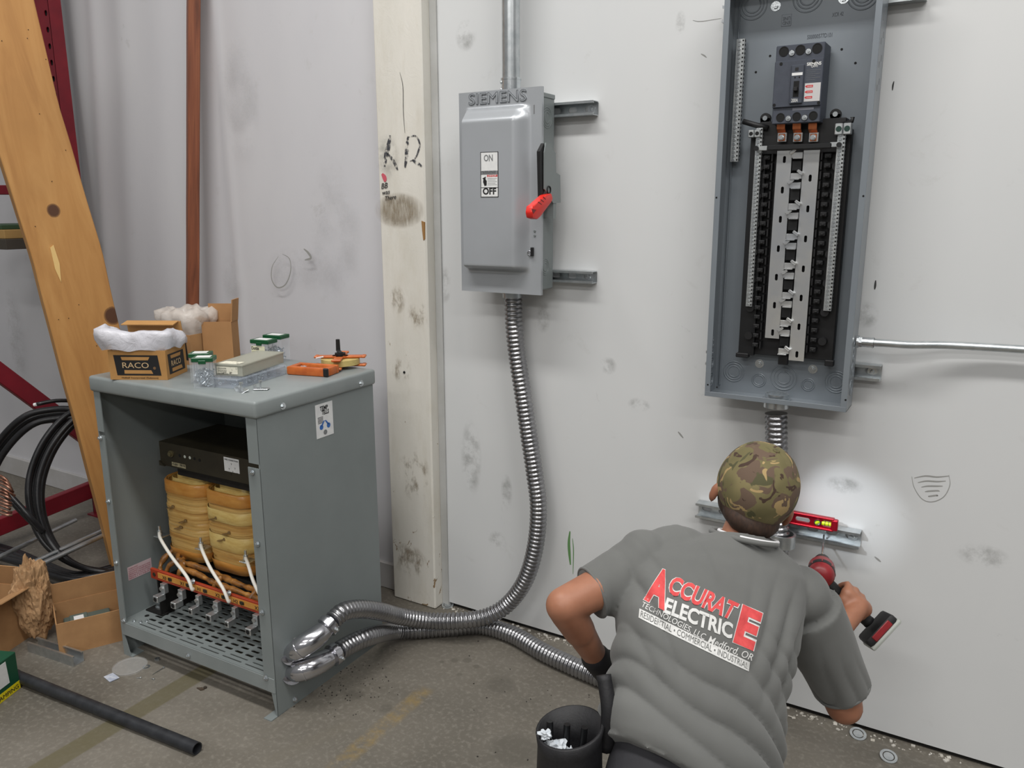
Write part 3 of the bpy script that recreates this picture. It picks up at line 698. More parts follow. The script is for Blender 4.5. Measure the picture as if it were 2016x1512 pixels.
for y, z in ((.106, THH+.020), (.495, THH+.020)): hexbolt('bolt', (e, y, z), (1, 0, 0), .009, tr)
hexbolt('bolt', (0, .081, .020), (1, 0, 0), .0085, tr)
for x, y in ((-.735, .028), (-.722, .045), (-.765, .022)): hexbolt('bolt', (x, y, .142), (0, 0, 1), .006, tr)
b = MB(); b.cyl((-.76, .075, .1425), (-.76, .075, .1428), .009, 14); b.build('hole', m_hole, tr)
# angle foot of the core, left
m_olive = M('core_clamp_paint', (44, 40, 30), .45, .1, (56, 51, 38), 8, .1, 60)
m_coredk = M('laminated_core', (26, 25, 24), .6, .2, (36, 34, 32), 40)
b = MB(); b.box(-.80, -.70, .10, .20, .142, .148); b.box(-.712, -.706, .10, .45, .142, .30); b.build('core_foot', m_coredk, tr)
b = MB(); b.cyl((-.765, .14, .148), (-.765, .14, .196), .006, 12).cyl((-.765, .14, .148), (-.765, .14, .153), .018, 18).cyl((-.765, .14, .153), (-.765, .14, .166), .013, 6).cyl((-.765, .14, .172), (-.765, .14, .180), .012, 6); b.build('anchor_bolt', m_zinc, tr, auto=35)
# upper clamp: channel with holes
b = MB(); b.box(-.71, -.05, .168, .174, .742, .835); b.box(-.71, -.05, .174, .45, .828, .835); b.xz([(-.71, .76), (-.68, .742), (-.71, .742)], .16, .168); b.build('core_clamp', m_olive, tr)
b = MB(); b.box(-.66, -.08, .20, .43, .70, .828); b.box(-.66, -.08, .20, .43, .26, .34)
for cx_ in (-.63, -.395, -.16): b.box(cx_-.045, cx_+.045, .25, .40, .3, .75)
b.build('iron_core', m_coredk, tr)
b = MB(); b.box(-.71, -.05, .20, .206, .22, .30); b.build('core_clamp', m_olive, tr)
m_hb = M('bright_hole', (190, 196, 186), .7)
def trp(px, py, y): return tp(px, py, 1, y)
p = trp(338, 893, .168); b = MB(); b.cyl((p.x, .168, p.z), (p.x, .162, p.z), .013, 20).cyl((p.x, .162, p.z), (p.x, .156, p.z), .009, 6); b.build('clamp_bolt', M('dull_brass', (120, 112, 84), .45, .6), tr, auto=30)
for px, py, c in ((354, 897, m_hole), (364, 899, m_hb), (374, 901, m_hb), (383, 903, m_hole), (393, 906, m_hole)):
    p = trp(px, py, .168); b = MB(); b.cyl((p.x, .1675, p.z), (p.x, .1672, p.z), .006, 14); b.build('hole', c, tr)
b = MB(); a, c = trp(440, 899, .167), trp(472, 933, .167); b.box(a.x, c.x, .1668, .1676, c.z, a.z); lab = b.build('connection_label', m_white, tr)
text('WIRE CONNECTIONS', .008, frame((a.x+.004, .1664, a.z-.011), (1, 0, 0), (0, 0, 1)), m_ink, lab, width=c.x-a.x-.008, extrude=.0002)
for dx, dz in ((.035, .026), (.052, .040), (.022, .046), (.040, .054), (.06, .058), (.03, .064)):
    text('Y', .010, frame((a.x+dx, .1664, a.z-dz), (1, 0, 0), (0, 0, 1)), m_ink, lab, extrude=.0002)
b = MB(); a, c = trp(338, 909, .167), trp(366, 923, .167); b.box(a.x, c.x, .1668, .1676, c.z, a.z); lab = b.build('serial_plate', M('worn_plate', (176, 168, 138), .6, 0, (110, 102, 78), 60), tr)
text('15341 9834', .011, frame((a.x+.003, .1664, c.z+.006), (1, 0, 0), (0, 0, 1)), m_ink, lab, width=c.x-a.x-.006, extrude=.0002)
# ---- coils: rounded square windings with wrapped bands
g = G('varnished_paper'); X, Y, Z = g.sep(); ln = g.noise(1, 5, .65, g.map((2, 2, 60)), .2)
nn = g.noise(9, 5, .6, g.map((1, 1, 3)))
col = g.ramp(ln, [(.3, lin((178, 130, 66))), (.5, lin((208, 168, 98))), (.7, lin((224, 190, 122)))])
col = g.mix(g.ramp(nn, [(.55, 0.), (.75, .55)]), col, lin((176, 122, 56)))
g.p(Base_Color=col, Roughness=.32); g.bump(ln, .5, .003); m_wind = g.m
g = G('varnish_band'); nn = g.noise(12, 5, .6, g.map((1, 1, 3)))
g.p(Base_Color=g.ramp(nn, [(.3, lin((190, 126, 54))), (.7, lin((214, 156, 78)))]), Roughness=.25); g.bump(g.noise(30, 4, .6, g.map((1, 1, 4))), .3, .002); m_band2 = g.m
m_pale = M('pale_tape', (232, 206, 132), .4, 0, (214, 180, 104), 20, .2, 60, (1, 1, 3))
def rsq(hx, hy, r, n=6):
    o = []
    for (cx_, cy_, a0) in ((hx-r, hy-r, 0), (-hx+r, hy-r, 90), (-hx+r, -hy+r, 180), (hx-r, -hy+r, 270)):
        for k in range(n+1):
            a = math.radians(a0+90*k/n); o.append((cx_+r*math.cos(a), cy_+r*math.sin(a)))
    return o
def shell(b, c, hx, hy, r, prof, jit=0.):
    """stack of rounded squares: prof = [(z, offset)]"""
    R = []
    for z, of in prof:
        q = rsq(hx+of, hy+of, r+of); R.append([b.bm.verts.new((c[0]+x+random.uniform(-jit, jit), c[1]+y+random.uniform(-jit, jit), z)) for x, y in q])
    n = len(R[0])
    for A, B in zip(R, R[1:]):
        for i in range(n):
            j = (i+1) % n; b.bm.faces.new((A[i], A[j], B[j], B[i]))
    return R
random.seed(21)
CZ0, CZ1 = .372, .676
coils = []
for ci, cx_ in enumerate((-.634, -.398, -.162)):
    b = MB(); hx, hy = .114, .125; cy_ = .305
    prof = [(CZ0, -.03), (CZ0, 0)]
    nb = 22
    for k in range(nb):
        z0 = CZ0+(CZ1-CZ0)*k/nb; z1 = CZ0+(CZ1-CZ0)*(k+1)/nb; o = random.uniform(-.0015, .0025)+.006*math.sin(math.pi*(k+.5)/nb)
        prof += [(z0+.0012, o), (z1-.0012, o), (z1, o-.002)]
    prof += [(CZ1, -.008), (CZ1-.018, -.010), (CZ1-.018, -.03), (CZ1-.004, -.031), (CZ1-.004, -.036), (CZ1-.022, -.037), (CZ1-.022, -.056)]
    shell(b, (cx_, cy_), hx, hy, .062, prof, .0006)
    co = b.build('winding', m_wind, tr, auto=50); coils.append(co)
    b = MB(); shell(b, (cx_, cy_), hx, hy, .062, [(CZ1-.044, .007), (CZ1-.042, .0085), (CZ1-.002, .0065), (CZ1+.004, .001), (CZ1+.003, -.004), (CZ1-.01, -.005)], .0008); b.build('varnished_band', m_band2, co, smooth=True)
    b = MB(); shell(b, (cx_, cy_), hx, hy, .062, [(CZ0-.004, -.004), (CZ0-.006, .003), (CZ0+.03, .0085), (CZ0+.034, .007)], .0008); b.build('varnished_band', m_band2, co, smooth=True)
    if ci == 1:
        for z0, z1 in ((.565, .612), (.455, .515)):
            b = MB(); shell(b, (cx_, cy_), hx, hy, .062, [(z0, .008), (z0+.002, .0105), (z1-.002, .0105), (z1, .008)], .0006); b.build('tape_wrap', m_pale, co, smooth=True)
    # inner layers and flaps of paper showing on the top
    b = MB(); shell(b, (cx_, cy_), hx, hy, .062, [(CZ1-.02, -.040), (CZ1+.014, -.042), (CZ1+.016, -.045), (CZ1-.02, -.047)], .001)
    shell(b, (cx_, cy_), hx, hy, .062, [(CZ1-.02, -.020), (CZ1+.005, -.022), (CZ1+.006, -.025), (CZ1-.02, -.026)], .001)
    shell(b, (cx_, cy_), hx, hy, .062, [(CZ1-.02, -.055), (CZ1+.024, -.057), (CZ1+.025, -.060), (CZ1-.02, -.061)], .001); b.build('insulation_paper', m_pale, co, auto=50)
    # tap tabs sticking out of the front
    for k, (dx, z) in enumerate(((-.045, .575), (.02, .53), (-.01, .498))):
        b = MB(); y = cy_-hy-.004
        m = Matrix.Translation((cx_+dx, y, z)) @ Matrix.Rotation(math.radians(-18), 4, 'Y') @ Matrix.Rotation(math.radians(-28), 4, 'Z')
        b.box(-.014, .014, -.022, .01, -.0015, .0015, .0006, mat=m); b.box(-.019, .019, -.003, .004, -.006, .006, .002, mat=m)
        b.build('tap_tab', M('tap_metal%d' % k, (150, 124, 84), .45, .5) if ci == 0 else bpy.data.materials['tap_metal%d' % k], co)
    # terminal stud at lower left with white lead
    a = Vector((cx_-.118, cy_-hy-.018, .445)); b = MB()
    b.box(a.x-.022, a.x+.02, a.y-.014, a.y+.03, a.z-.004, a.z, .001).cyl(a+Vector((0, 0, -.004)), a+Vector((0, 0, .042)), .005, 10).cyl(a, a+Vector((0, 0, .003)), .013, 14).cyl(a+Vector((0, 0, .006)), a+Vector((0, 0, .014)), .010, 6).cyl(a+Vector((0, 0, .016)), a+Vector((0, 0, .024)), .009, 6)
    b.build('terminal_stud', m_zinc, co, auto=35)
# side tap of the first coil
p = Vector((-.765, .27, .62)); b = MB(); b.box(p.x-.02, p.x+.03, p.y-.012, p.y+.012, p.z-.003, p.z+.003, .001); b.build('tap_tab', m_zinc, coils[0])
# terminal board
m_board = M('red_fibre_board', (168, 62, 34), .45, 0, (150, 52, 28), 10)
b = MB(); b.box(-.735, -.03, .092, .104, .300, .342, .002); brd = b.build('terminal_board', m_board, tr)
b = MB(); b.box(-.69, -.032, .0905, .0922, .312, .334); ys = b.build('label_strip', M('yellow_strip', (208, 150, 72), .45, 0, (196, 136, 60), 12), brd)
b = MB(); b.cyl((-.712, .0915, .321), (-.712, .0900, .321), .008, 12); b.build('washer', m_olive, brd)
lugs = [(-.655, 'X0', 1), (-.555, 'X1', 1), (-.462, 'H1', .72), (-.365, 'X2', 1), (-.272, 'H2', .72), (-.165, 'X3', 1), (-.075, 'H3', .72)]
for x, s, k in lugs:
    text(s, .019, frame((x-.008, .0898, .315), (1, 0, 0), (0, 0, 1)), m_ink, ys, extrude=.0003)
    b = MB(); b.cyl((x+.036, .091, .323), (x+.036, .086, .323), .007, 8).box(x+.026, x+.046, .087, .0905, .317, .329, .001); b.build('board_screw', m_olive, ys)
    b = MB(); w_ = .017*k; y = .080
    b.box(x-w_*.6, x+w_*.8, y-.002, y+.016, .262, .300, .001)                 # tongue
    b.box(x-w_, x+w_*.6, y-.034, y+.004, .236, .262, .0025)                 # barrel
    b.cyl((x+w_*.1, y-.002, .283), (x+w_*.1, y-.010, .283), .0075*k+.001, 6)
    lg = b.build('lug', m_alu, tr, auto=35)
    b = MB(); b.cyl((x-w_*.2, y-.0342, .249), (x-w_*.2, y-.030, .249), .009*k, 14); b.build('lug_opening', m_hole, lg)
# orange taped lead bundles below the coils
g = G('orange_tape'); g.p(Base_Color=g.ramp(g.noise(26, 5, .65), [(.3, lin((84, 58, 34))), (.55, lin((150, 100, 46))), (.8, lin((200, 152, 84)))]), Roughness=.35); g.bump(g.noise(60, 4, .6), .5, .003); m_tape = g.m
def wob(i): return .0105*(1+.5*noise.noise(Vector((i*.42, 1.7, .3)))+.10*math.sin(i*.9))
LD = [[(-.70, .22, .40), (-.715, .16, .375), (-.72, .13, .345), (-.70, .11, .325)],
      [(-.69, .2, .385), (-.64, .15, .375), (-.55, .15, .37), (-.45, .16, .36), (-.33, .15, .352), (-.2, .15, .348), (-.06, .15, .345)],
      [(-.66, .2, .365), (-.6, .13, .365), (-.5, .13, .352), (-.4, .12, .345), (-.28, .125, .338), (-.15, .13, .325), (-.04, .13, .318)],
      [(-.60, .15, .372), (-.60, .125, .35), (-.605, .115, .325), (-.60, .11, .30)],
      [(-.63, .15, .38), (-.655, .12, .36), (-.665, .11, .33)],
      [(-.40, .15, .36), (-.405, .125, .345), (-.41, .112, .32)], [(-.22, .15, .35), (-.225, .12, .33), (-.23, .112, .30)]]
for q in LD:
    b = MB(); b.tube(resample(crv(q, 10), .009), .0125, 9, rf=wob); b.build('taped_lead', m_tape, tr, smooth=True)
m_wlead = M('white_lead', (224, 222, 214), .4)
for (x0, z0), (x1, z1) in (((-.745, .462), (-.462, .352)), ((-.510, .462), (-.272, .352)), ((-.274, .462), (-.075, .352))):
    b = MB(); b.tube(crv([(x0, .155, z0), (x0+.04, .13, z0-.01), (x0+(x1-x0)*.5, .095, z0-.045), (x1-.035, .072, z1+.018), (x1-.008, .068, z1-.022), (x1-.014, .078, z1-.028)], 8), .0062, 10)
    b.build('white_lead', m_wlead, tr, smooth=True)
    hexbolt('lead_screw', (x1-.025, .09, z1-.005), (0, -1, .4), .008, tr)
# stickers
b = MB(); a = tp(252, 1116, 0, -.812); c = tp(295, 1142, 0, -.812)
b.box(-TW_+t, -TW_+t+.0008, .05, .155, .288, .342); st = b.build('warning_sticker', M('pink_sticker', (196, 170, 176), .55, 0, (208, 186, 190), 30), tr)
for k in range(6): text(('WARNING', 'HAZARDOUS VOLTAGE INSIDE', 'DISCONNECT POWER BEFORE', 'SERVICING THIS EQUIPMENT', 'FAILURE TO DO SO WILL', 'RESULT IN INJURY')[k], .0075, frame((-TW_+t+.001, .054, .331-k*.0078), (0, 1, 0), (0, 0, 1)), M('pink_ink', (150, 70, 84), .6) if k == 0 else bpy.data.materials['pink_ink'], st, width=.095 if k else .04, extrude=.0001)
b = MB(); b.box(0, .0012, .263, .349, .918, 1.038, .0004); st = b.build('service_tag', m_white, tr)
x = .0015
text('TEMP', .021, frame((x, .285, 1.014), (0, 1, 0), (0, 0, 1)), m_ink, st, width=.04, extrude=.0002, offset=.0006); text('TELLS', .021, frame((x, .293, .998), (0, 1, 0), (0, 0, 1)), m_ink, st, width=.036, extrude=.0002, offset=.0006)
for k in range(5): b = MB(); b.box(x, x+.0003, .272, .298, .990-k*.005, .992-k*.005); b.build('text_line', m_ink, st)
for s_ in (-1, 1):
    b = MB(); c = Vector((x, .306+s_*.018, .955)); b.cyl(c, c+Vector((.0004, 0, 0)), .009, 18); q = [(c.y-.005, c.z+.003), (c.y+.005, c.z+.003), (.306+s_*.003+.003, .976), (.306+s_*.003-.003, .976)]; b.yz(q, x, x+.0004); b.build('blue_drawing', m_blue, st)
b = MB(); c = Vector((x, .306, .934)); b.cyl(c, c+Vector((.0006, 0, 0)), .009, 18); b.build('emblem', m_inkgrey, st)
# ---- fittings where the two hoses leave the cabinet
def elbow(name, label, pts, r, group=None):
    q = resample(crv(pts, 12), .006); n = len(q); b = MB()
    def rf(i):
        u = i/(n-1); return r*(.82+.25*math.sin(math.pi*min(1, max(0, (u-.08)/.75)))**.6) if u > .12 else r*.86
    b.tube(q, r, 24, rf=rf); th = b.build(name, m_chrome, auto=45)
    a = q[0]; d = (q[1]-q[0]).normalized(); b = MB(); b.ring(a, a+d*.007, r*1.22, r*.7, 28); b.build('locking_ring', m_chrome, th, auto=30)
    a = q[int(n*.30)]; d = (q[int(n*.3)+1]-a).normalized(); b = MB(); b.ring(a-d*.002, a+d*.002, r*1.10, r*.9, 28); b.build('cover_seam', m_chrome, th, auto=30)
    a = q[-4]; d = (q[-1]-q[-4]).normalized(); b = MB(); b.ring(a-d*.012, a+d*.008, r*1.10, r*.8, 28); b.build('clamp_band', m_chrome, th, auto=30)
    s_ = d.cross(Vector((0, 0, 1))).normalized(); b = MB()
    for k in (-1, 1):
        b.cyl(a+s_*r*1.0*k, a+s_*r*1.30*k+Vector((0, 0, .002)), .006, 6)
        b.cyl(a+s_*r*1.30*k, a+s_*r*1.5*k, .0035, 8)
    b.build('clamp_screw', m_zinc, th, auto=30)
    return tag(th, label, 'fitting', group)
R_F = .033
def L3(px, py, lx): return MT @ tp(px, py, 0, lx)
EU = [L3(572, 1284, .001), L3(583, 1281, .035), L3(602, 1268, .065), L3(630, 1248, .088), L3(655, 1222, .100)]
EL = [L3(575, 1322, .001), L3(586, 1322, .035), L3(608, 1314, .065), L3(640, 1299, .088), L3(668, 1281, .100)]
elbow('conduit_elbow', 'shiny cast elbow on the cabinet side, upper of the two, where the disconnect hose ends', EU, .036)
elbow('conduit_elbow', 'shiny cast elbow on the cabinet side, lower of the two, near the floor', EL, .036)
FA = [L3(655, 1222, .100), L3(675, 1205, .102), L3(705, 1199, .104), L3(745, 1203, .108), L3(790, 1214, .115), fp(845, 1222, .095), fp(905, 1222, .10), fp(960, 1213, .105), wp(1002, 1187, .10), wp(1035, 1140, .09), wp(1054, 1075, .088), wp(1060, 1000, .085), wp(1052, 930, .082), wp(1040, 850, .078), wp(1030, 780, .075), wp(1018, 700, .07), wp(1012, 640, .07), wp(1010, 578, .07)]
tag(flex('flexible_conduit', FA, .0335), 'silver corrugated hose hanging from the switch box and running along the floor to the cabinet', 'hose')
FB = [L3(668, 1281, .100), L3(695, 1266, .102), L3(730, 1252, .106), fp(775, 1243, .055), fp(830, 1240, .036), fp(890, 1236, .0345), fp(950, 1233, .0345), fp(1010, 1250, .0345), fp(1070, 1284, .0345), fp(1130, 1312, .0345), fp(1190, 1338, .0345), Vector((-.86, 2.36, .036)), Vector((-.68, 2.36, .06)), Vector((-.59, 2.42, .20)), Vector((-.566, 2.52, .42)), wp(1531, 1085, .10), wp(1530, 1000, .095), wp(1529, 900, .095), wp(1528, 812, .095)]
FLB = FB
tag(flex('flexible_conduit', FB, .0345), 'silver corrugated hose from the lower elbow along the floor and up into the open panel', 'hose')
# ================================================================== THINGS ON THE TRANSFORMER
ZT = THH+CH+.0005
def lz(v): return math.atan2(v[1], v[0])
a = tp(209, 748, 2, ZT); c = tp(325, 749, 2, ZT); rz = TH+lz(c-a)
a = a + Vector((.008, .012, 0))
WB = (c-a).length+.006; HB = .104; DB = .155
def brandprint(par, w, h, y, flip=1, d=.0005, full=True, axis='x'):
    """trade print on a carton face: dark skewed panel, two bars, a word"""
    def F(u, v):
        return (u*w, y, v*h) if axis == 'x' else (y, u*w, v*h)
    def pan(poly, m, e, nm):
        b = MB(); P = [F(*q) for q in poly]; A = [b.bm.verts.new(p) for p in P]
        o = Vector((0, -e, 0)) if axis == 'x' else Vector((e, 0, 0)); B = [b.bm.verts.new(Vector(p)+o) for p in P]
        b.bm.faces.new(A); b.bm.faces.new(B[::-1]); n = len(P)
        for i in range(n): b.bm.faces.new((A[i], A[(i+1) % n], B[(i+1) % n], B[i]))
        return b.build(nm, m, par)
    pan([(.09, .84), (.86, .84), (.90, .15), (.13, .15)], m_ink, d, 'dark_panel')
    pan([(.22, .78), (.72, .78), (.69, .67), (.235, .67)], m_card2, d*2, 'print_bar'); pan([(.26, .33), (.73, .33), (.76, .21), (.26, .21)], m_card2, d*2, 'print_bar')
    o = F(.235, .405)
    m = frame((o[0], o[1]-d*2.2, o[2]), (1, 0, 0), (0, 0, 1)) if axis == 'x' else frame((o[0]+d*2.2, o[1], o[2]), (0, 1, 0), (0, 0, 1))
    text('RACO', .27*h, m, m_print, par, width=.46*w, extrude=.0002)
    if full:
        o = F(.20, .045); text('Hubbell Incorporated (Delaware)', .075*h, frame((o[0], o[1]-d, o[2]), (1, 0, 0), (0, 0, 1)), m_ink, par, width=.64*w, extrude=.0002)
        o = F(.77, .36); text('®', .12*h, frame((o[0], o[1]-d*2.2, o[2]), (1, 0, 0), (0, 0, 1)), m_card, par, extrude=.0002)
m_print = M('print_tan', (196, 168, 128), .7)
rb = openbox('carton', 'kraft carton with dark print on the cabinet top, a white bag spilling over its rim', MT@a, rz, WB, DB, HB, m_card2, (('back', .085, 10),))
brandprint(rb, WB, HB, -.0001); brandprint(rb, DB, HB, WB+.0001, axis='y', full=False)
b = MB(); m = Matrix.Translation((0, DB, HB)) @ Matrix.Rotation(math.radians(10), 4, 'X'); b.box(.004, WB-.01, -.045, .002, .083, .086, mat=m); b.build('folded_lip', m_card2, rb)
def plastic(name, c, alpha):
    g = G(name); g.p(Base_Color=lin(c), Roughness=.28, Alpha=alpha); g.b.inputs['Transmission Weight'].default_value = .15
    g.bump(g.noise(26, 5, .6, dist=1.2), .7, .006); return g.m
m_bag = plastic('white_film', (226, 226, 234), .88); m_bag2 = plastic('clear_film', (224, 216, 208), .62)
def bag(name, label, mat4, hx, hy, zb, amp, seed, mat, prof, bulge=None, dip=0.):
    b = MB(); n, R = 88, []
    for j, (of, z) in enumerate(prof):
        row = []
        for i in range(n):
            a = 2*math.pi*i/n; ca, sa = math.cos(a), math.sin(a)
            k = 1/max(abs(ca), abs(sa)); k = min(k, 1.22); d = Vector((ca, sa, 0))
            o = of; zz = z; q = Vector((ca*1.5, sa*1.5, j*.28+seed))
            e = noise.noise(q*1.6)*amp + noise.noise(q*2.9)*amp*.35
            if bulge: bb = max(0, ca*bulge[0]+sa*bulge[1])**3*bulge[2]*min(1, j/3.); o += bb*(1 if of > -.02 else .2); zz += bb*.6*(z > 0)
            if dip: zz *= 1-dip*max(0, sa)
            row.append(b.bm.verts.new(((hx+o+e)*ca*k, (hy+o+e)*sa*k, zb+zz+noise.noise(q*1.7+Vector((5, 0, 0)))*amp*1.0*(j > 0))))
        R.append(row)
    for A, B in zip(R, R[1:]):
        for i in range(n):
            j = (i+1) % n; b.bm.faces.new((A[i], A[j], B[j], B[i]))
    b.bm.faces.new(R[0][::-1])
    o = b.build(name, mat, smooth=True); o.matrix_world = mat4; return tag(o, label, 'bag')
bm4 = Matrix.Translation(MT@a) @ Matrix.Rotation(rz, 4, 'Z') @ Matrix.Translation((WB/2, DB/2, 0))
bag('plastic_bag', 'white plastic bag bulging over the rim of the front printed carton', bm4, WB/2-.004, DB/2-.006, HB, .014, 1.3, m_bag,
    [(-.012, -.07), (-.012, -.03), (-.014, .0), (-.014, .026), (-.012, .050), (-.004, .064), (.006, .068), (.016, .060), (.022, .042), (.022, .022), (.012, .000)], (-.8, -.3, .036), .75)
a2 = tp(345, 728, 2, ZT); a2 = Vector((-.70, .24, ZT))
rb2 = openbox('carton', 'second printed carton half hidden behind the front one, clear bag rising out of it', MT@Vector((-.815, .29, ZT)), .10, .165, .14, .115, m_card, ())
brandprint(rb2, .165, .115, -.0001, full=False)
bm5 = Matrix.Translation(MT@Vector((-.815, .29, ZT))) @ Matrix.Rotation(.10, 4, 'Z') @ Matrix.Translation((.0825, .07, 0))
bag('plastic_bag', 'crumpled clear plastic bag standing up behind the open flap of the front carton', bm5, .076, .062, .115, .016, 7.7, m_bag2,
    [(-.01, -.06), (-.008, -.01), (.004, .02), (.022, .05), (.020, .078), (-.004, .094), (-.022, .080), (-.028, .05)])
# tall open carton
tl = Vector((-.645, .355, ZT)); tb = openbox('tall_carton', 'tall narrow plain cardboard carton standing open behind the parts boxes', MT@tl, TH+.50, .115, .075, .160, M('carton_plain', (172, 128, 84), .85, 0, (160, 118, 76), 5), (('back', .062, -3), ('right', .085, 6), ('left', .03, -60)))
# white plastic strip
b = MB(); b.box(-.008, .008, -.0015, .0015, 0, .12, .001); 
for z in (.105, .112, .04): b.cyl((0, -.0016, z), (0, -.0018, z), .002, 8)
ws = b.build('plastic_strip', m_white); ws.matrix_world = Matrix.Translation(MT@tp(461, 712, 2, ZT)) @ Matrix.Rotation(.35, 4, 'Z') @ Matrix.Rotation(math.radians(6), 4, 'X') @ Matrix.Rotation(-.09, 4, 'Y'); tag(ws, 'narrow white plastic strip leaning upright against the tall carton', 'strip')
# clear containers with green lids
m_lid = M('green_lid', (20, 78, 46), .35); m_tub_clear = G('clear_tub'); m_tub_clear.p(Base_Color=(.80, .86, .92, 1), Roughness=.1, Alpha=.10, IOR=1.4); m_tub_clear = m_tub_clear.m
m_scr = M('bright_screws', (196, 204, 212), .3, .85)
def tubbox(name, label, cx_, cy_, rz, w, d, h, seed, word=None, fill=.55, z=0.):
    th = thing(name, label, 'container', MT@Vector((cx_, cy_, ZT+z)), TH+rz)
    b = MB(); t = .0015
    for q in ((-w/2, w/2, -d/2, -d/2+t, 0, h), (-w/2, w/2, d/2-t, d/2, 0, h), (-w/2, -w/2+t, -d/2, d/2, 0, h), (w/2-t, w/2, -d/2, d/2, 0, h), (-w/2, w/2, -d/2, d/2, 0, t)): b.box(*q)
    b.build('tub', m_tub_clear, th)
    b = MB(); b.box(-w/2-.002, w/2+.002, -d/2-.002, d/2+.002, h-.010, h+.005, .002); b.box(-.012, .012, -d/2-.005, -d/2, h-.016, h-.004, .001); b.build('lid', m_lid, th)
    b = MB(); b.box(-w*.36, w*.36, -d*.36, d*.30, h+.005, h+.0056); b.build('lid_label', m_white, th)
    random.seed(seed); b = MB()
    for i in range(110):
        L = random.uniform(.012, .024); p = Vector((random.uniform(-w/2+.012, w/2-.012), random.uniform(-d/2+.012, d/2-.012), random.uniform(.008, h*fill)))
        dr = Vector((random.uniform(-1, 1), random.uniform(-1, 1), random.uniform(-.9, .9))).normalized(); q = p+dr*L*.5; p = p-dr*L*.5
        for v in (p, q):
            v.x = max(-w/2+.005, min(w/2-.005, v.x)); v.y = max(-d/2+.005, min(d/2-.005, v.y)); v.z = max(.004, min(h-.015, v.z))
        b.cyl(p, q, .0016, 5).cyl(q, q+(q-p).normalized()*.0015, .0038, 7)
    s = b.build('screws', m_scr, th); s['kind'] = 'stuff'
    if word:
        b = MB(); b.box(-w*.46, w*.30, -d/2-.0012, -d/2-.0002, h*.45, h*.80); lb = b.build('label', M('cream_label', (222, 220, 190), .6), th)
        text(word, .018, frame((-w*.44, -d/2-.0014, h*.64), (1, 0, 0), (0, 0, 1)), m_ink, lb, width=w*.42, extrude=.0002, offset=.0004)
        text('3/8"', .010, frame((-w*.44, -d/2-.0014, h*.50), (1, 0, 0), (0, 0, 1)), m_ink, lb, extrude=.0002)
    return th
tubbox('screw_tub', 'clear tub of silver screws with green lid, nearest the front edge of the cabinet top', -.300, .070, .62, .066, .052, .098, 4)
tubbox('screw_tub', 'second green lidded clear tub close behind the front tub of screws, beside the printed carton', -.375, .12, .62, .066, .052, .098, 5, fill=.4)
tubbox('screw_tub', 'green lidded clear tub with a cream label, at the back behind the frosted organizer box', -.425, .455, .16, .080, .055, .092, 6, 'Dottie', .5)
tubbox('screw_tub', 'green lidded clear tub standing rearmost behind the tub with a cream label', -.43, .525, .16, .080, .055, .100, 7, None, .5)
# organizer boxes
m_fro = G('frosted_plastic'); m_fro.p(Base_Color=lin((196, 196, 182)), Roughness=.35, Alpha=.5); m_fro.bump(m_fro.noise(30, 4), .2, .003); m_fro = m_fro.m
m_clr2 = G('cloudy_plastic'); m_clr2.p(Base_Color=lin((206, 216, 228)), Roughness=.15, Alpha=.20); m_clr2 = m_clr2.m
def organizer(label, x, y, rz, w, d, h, z, mat, lidmat, lab=False, seed=1):
    th = thing('organizer_box', label, 'container', MT@Vector((x, y, ZT+z)), TH+rz); t = .0016
    b = MB()
    for q in ((0, w, 0, t, 0, h), (0, w, d-t, d, 0, h), (0, t, 0, d, 0, h), (w-t, w, 0, d, 0, h), (0, w, 0, d, 0, t)): b.box(*q)
    for k in range(1, 5): b.box(t, w-t, d*k/5-.0006, d*k/5+.0006, t, h-.003)
    for q in ((.004, .004), (w-.010, .004), (.004, d-.010), (w-.010, d-.010)): pass
    b.build('tray', mat, th)
    b = MB(); b.box(-.003, w+.003, -.003, d+.003, h-.006, h, .0015); b.build('lid', lidmat, th)
    random.seed(seed); b = MB()
    for i in range(90):
        p = Vector((random.uniform(.01, w-.01), random.uniform(.008, d-.008), random.uniform(.004, h*.55)))
        n = Vector((random.uniform(-1, 1), random.uniform(-1, 1), random.uniform(-.3, 1))).normalized()
        b.ring(p, p+n*.0015, random.choice((.004, .0055, .0035)), .0018, 8)
    s = b.build('washers', m_scr, th); s['kind'] = 'stuff'
    if lab:
        b = MB(); b.box(.006, w*.82, -.0012, -.0002, .006, h-.010); b.box(.012, w*.8, .005, .045, h, h+.0004); lb = b.build('torn_label', M('torn_label', (226, 222, 204), .7, 0, (120, 116, 104), 55, lo=.55, hi=.66), th)
        for k in range(4): text(('ORGANIZER', 'assorted parts', '24 PIECE SET', 'MADE IN U.S.A.')[k], .006, frame((.010, -.0014, h-.018-k*.006), (1, 0, 0), (0, 0, 1)), m_ink, lb, extrude=.0001)
    return th
organizer('cloudy clear organizer tray full of washers, lowest of the two stacked boxes', -.285, .072, .16, .115, .262, .034, 0, m_clr2, m_clr2, seed=31)
organizer('frosted organizer box with a torn paper label, lying on the clear tray', -.290, .105, .24, .105, .255, .040, .0345, m_fro, m_fro, True, 32)
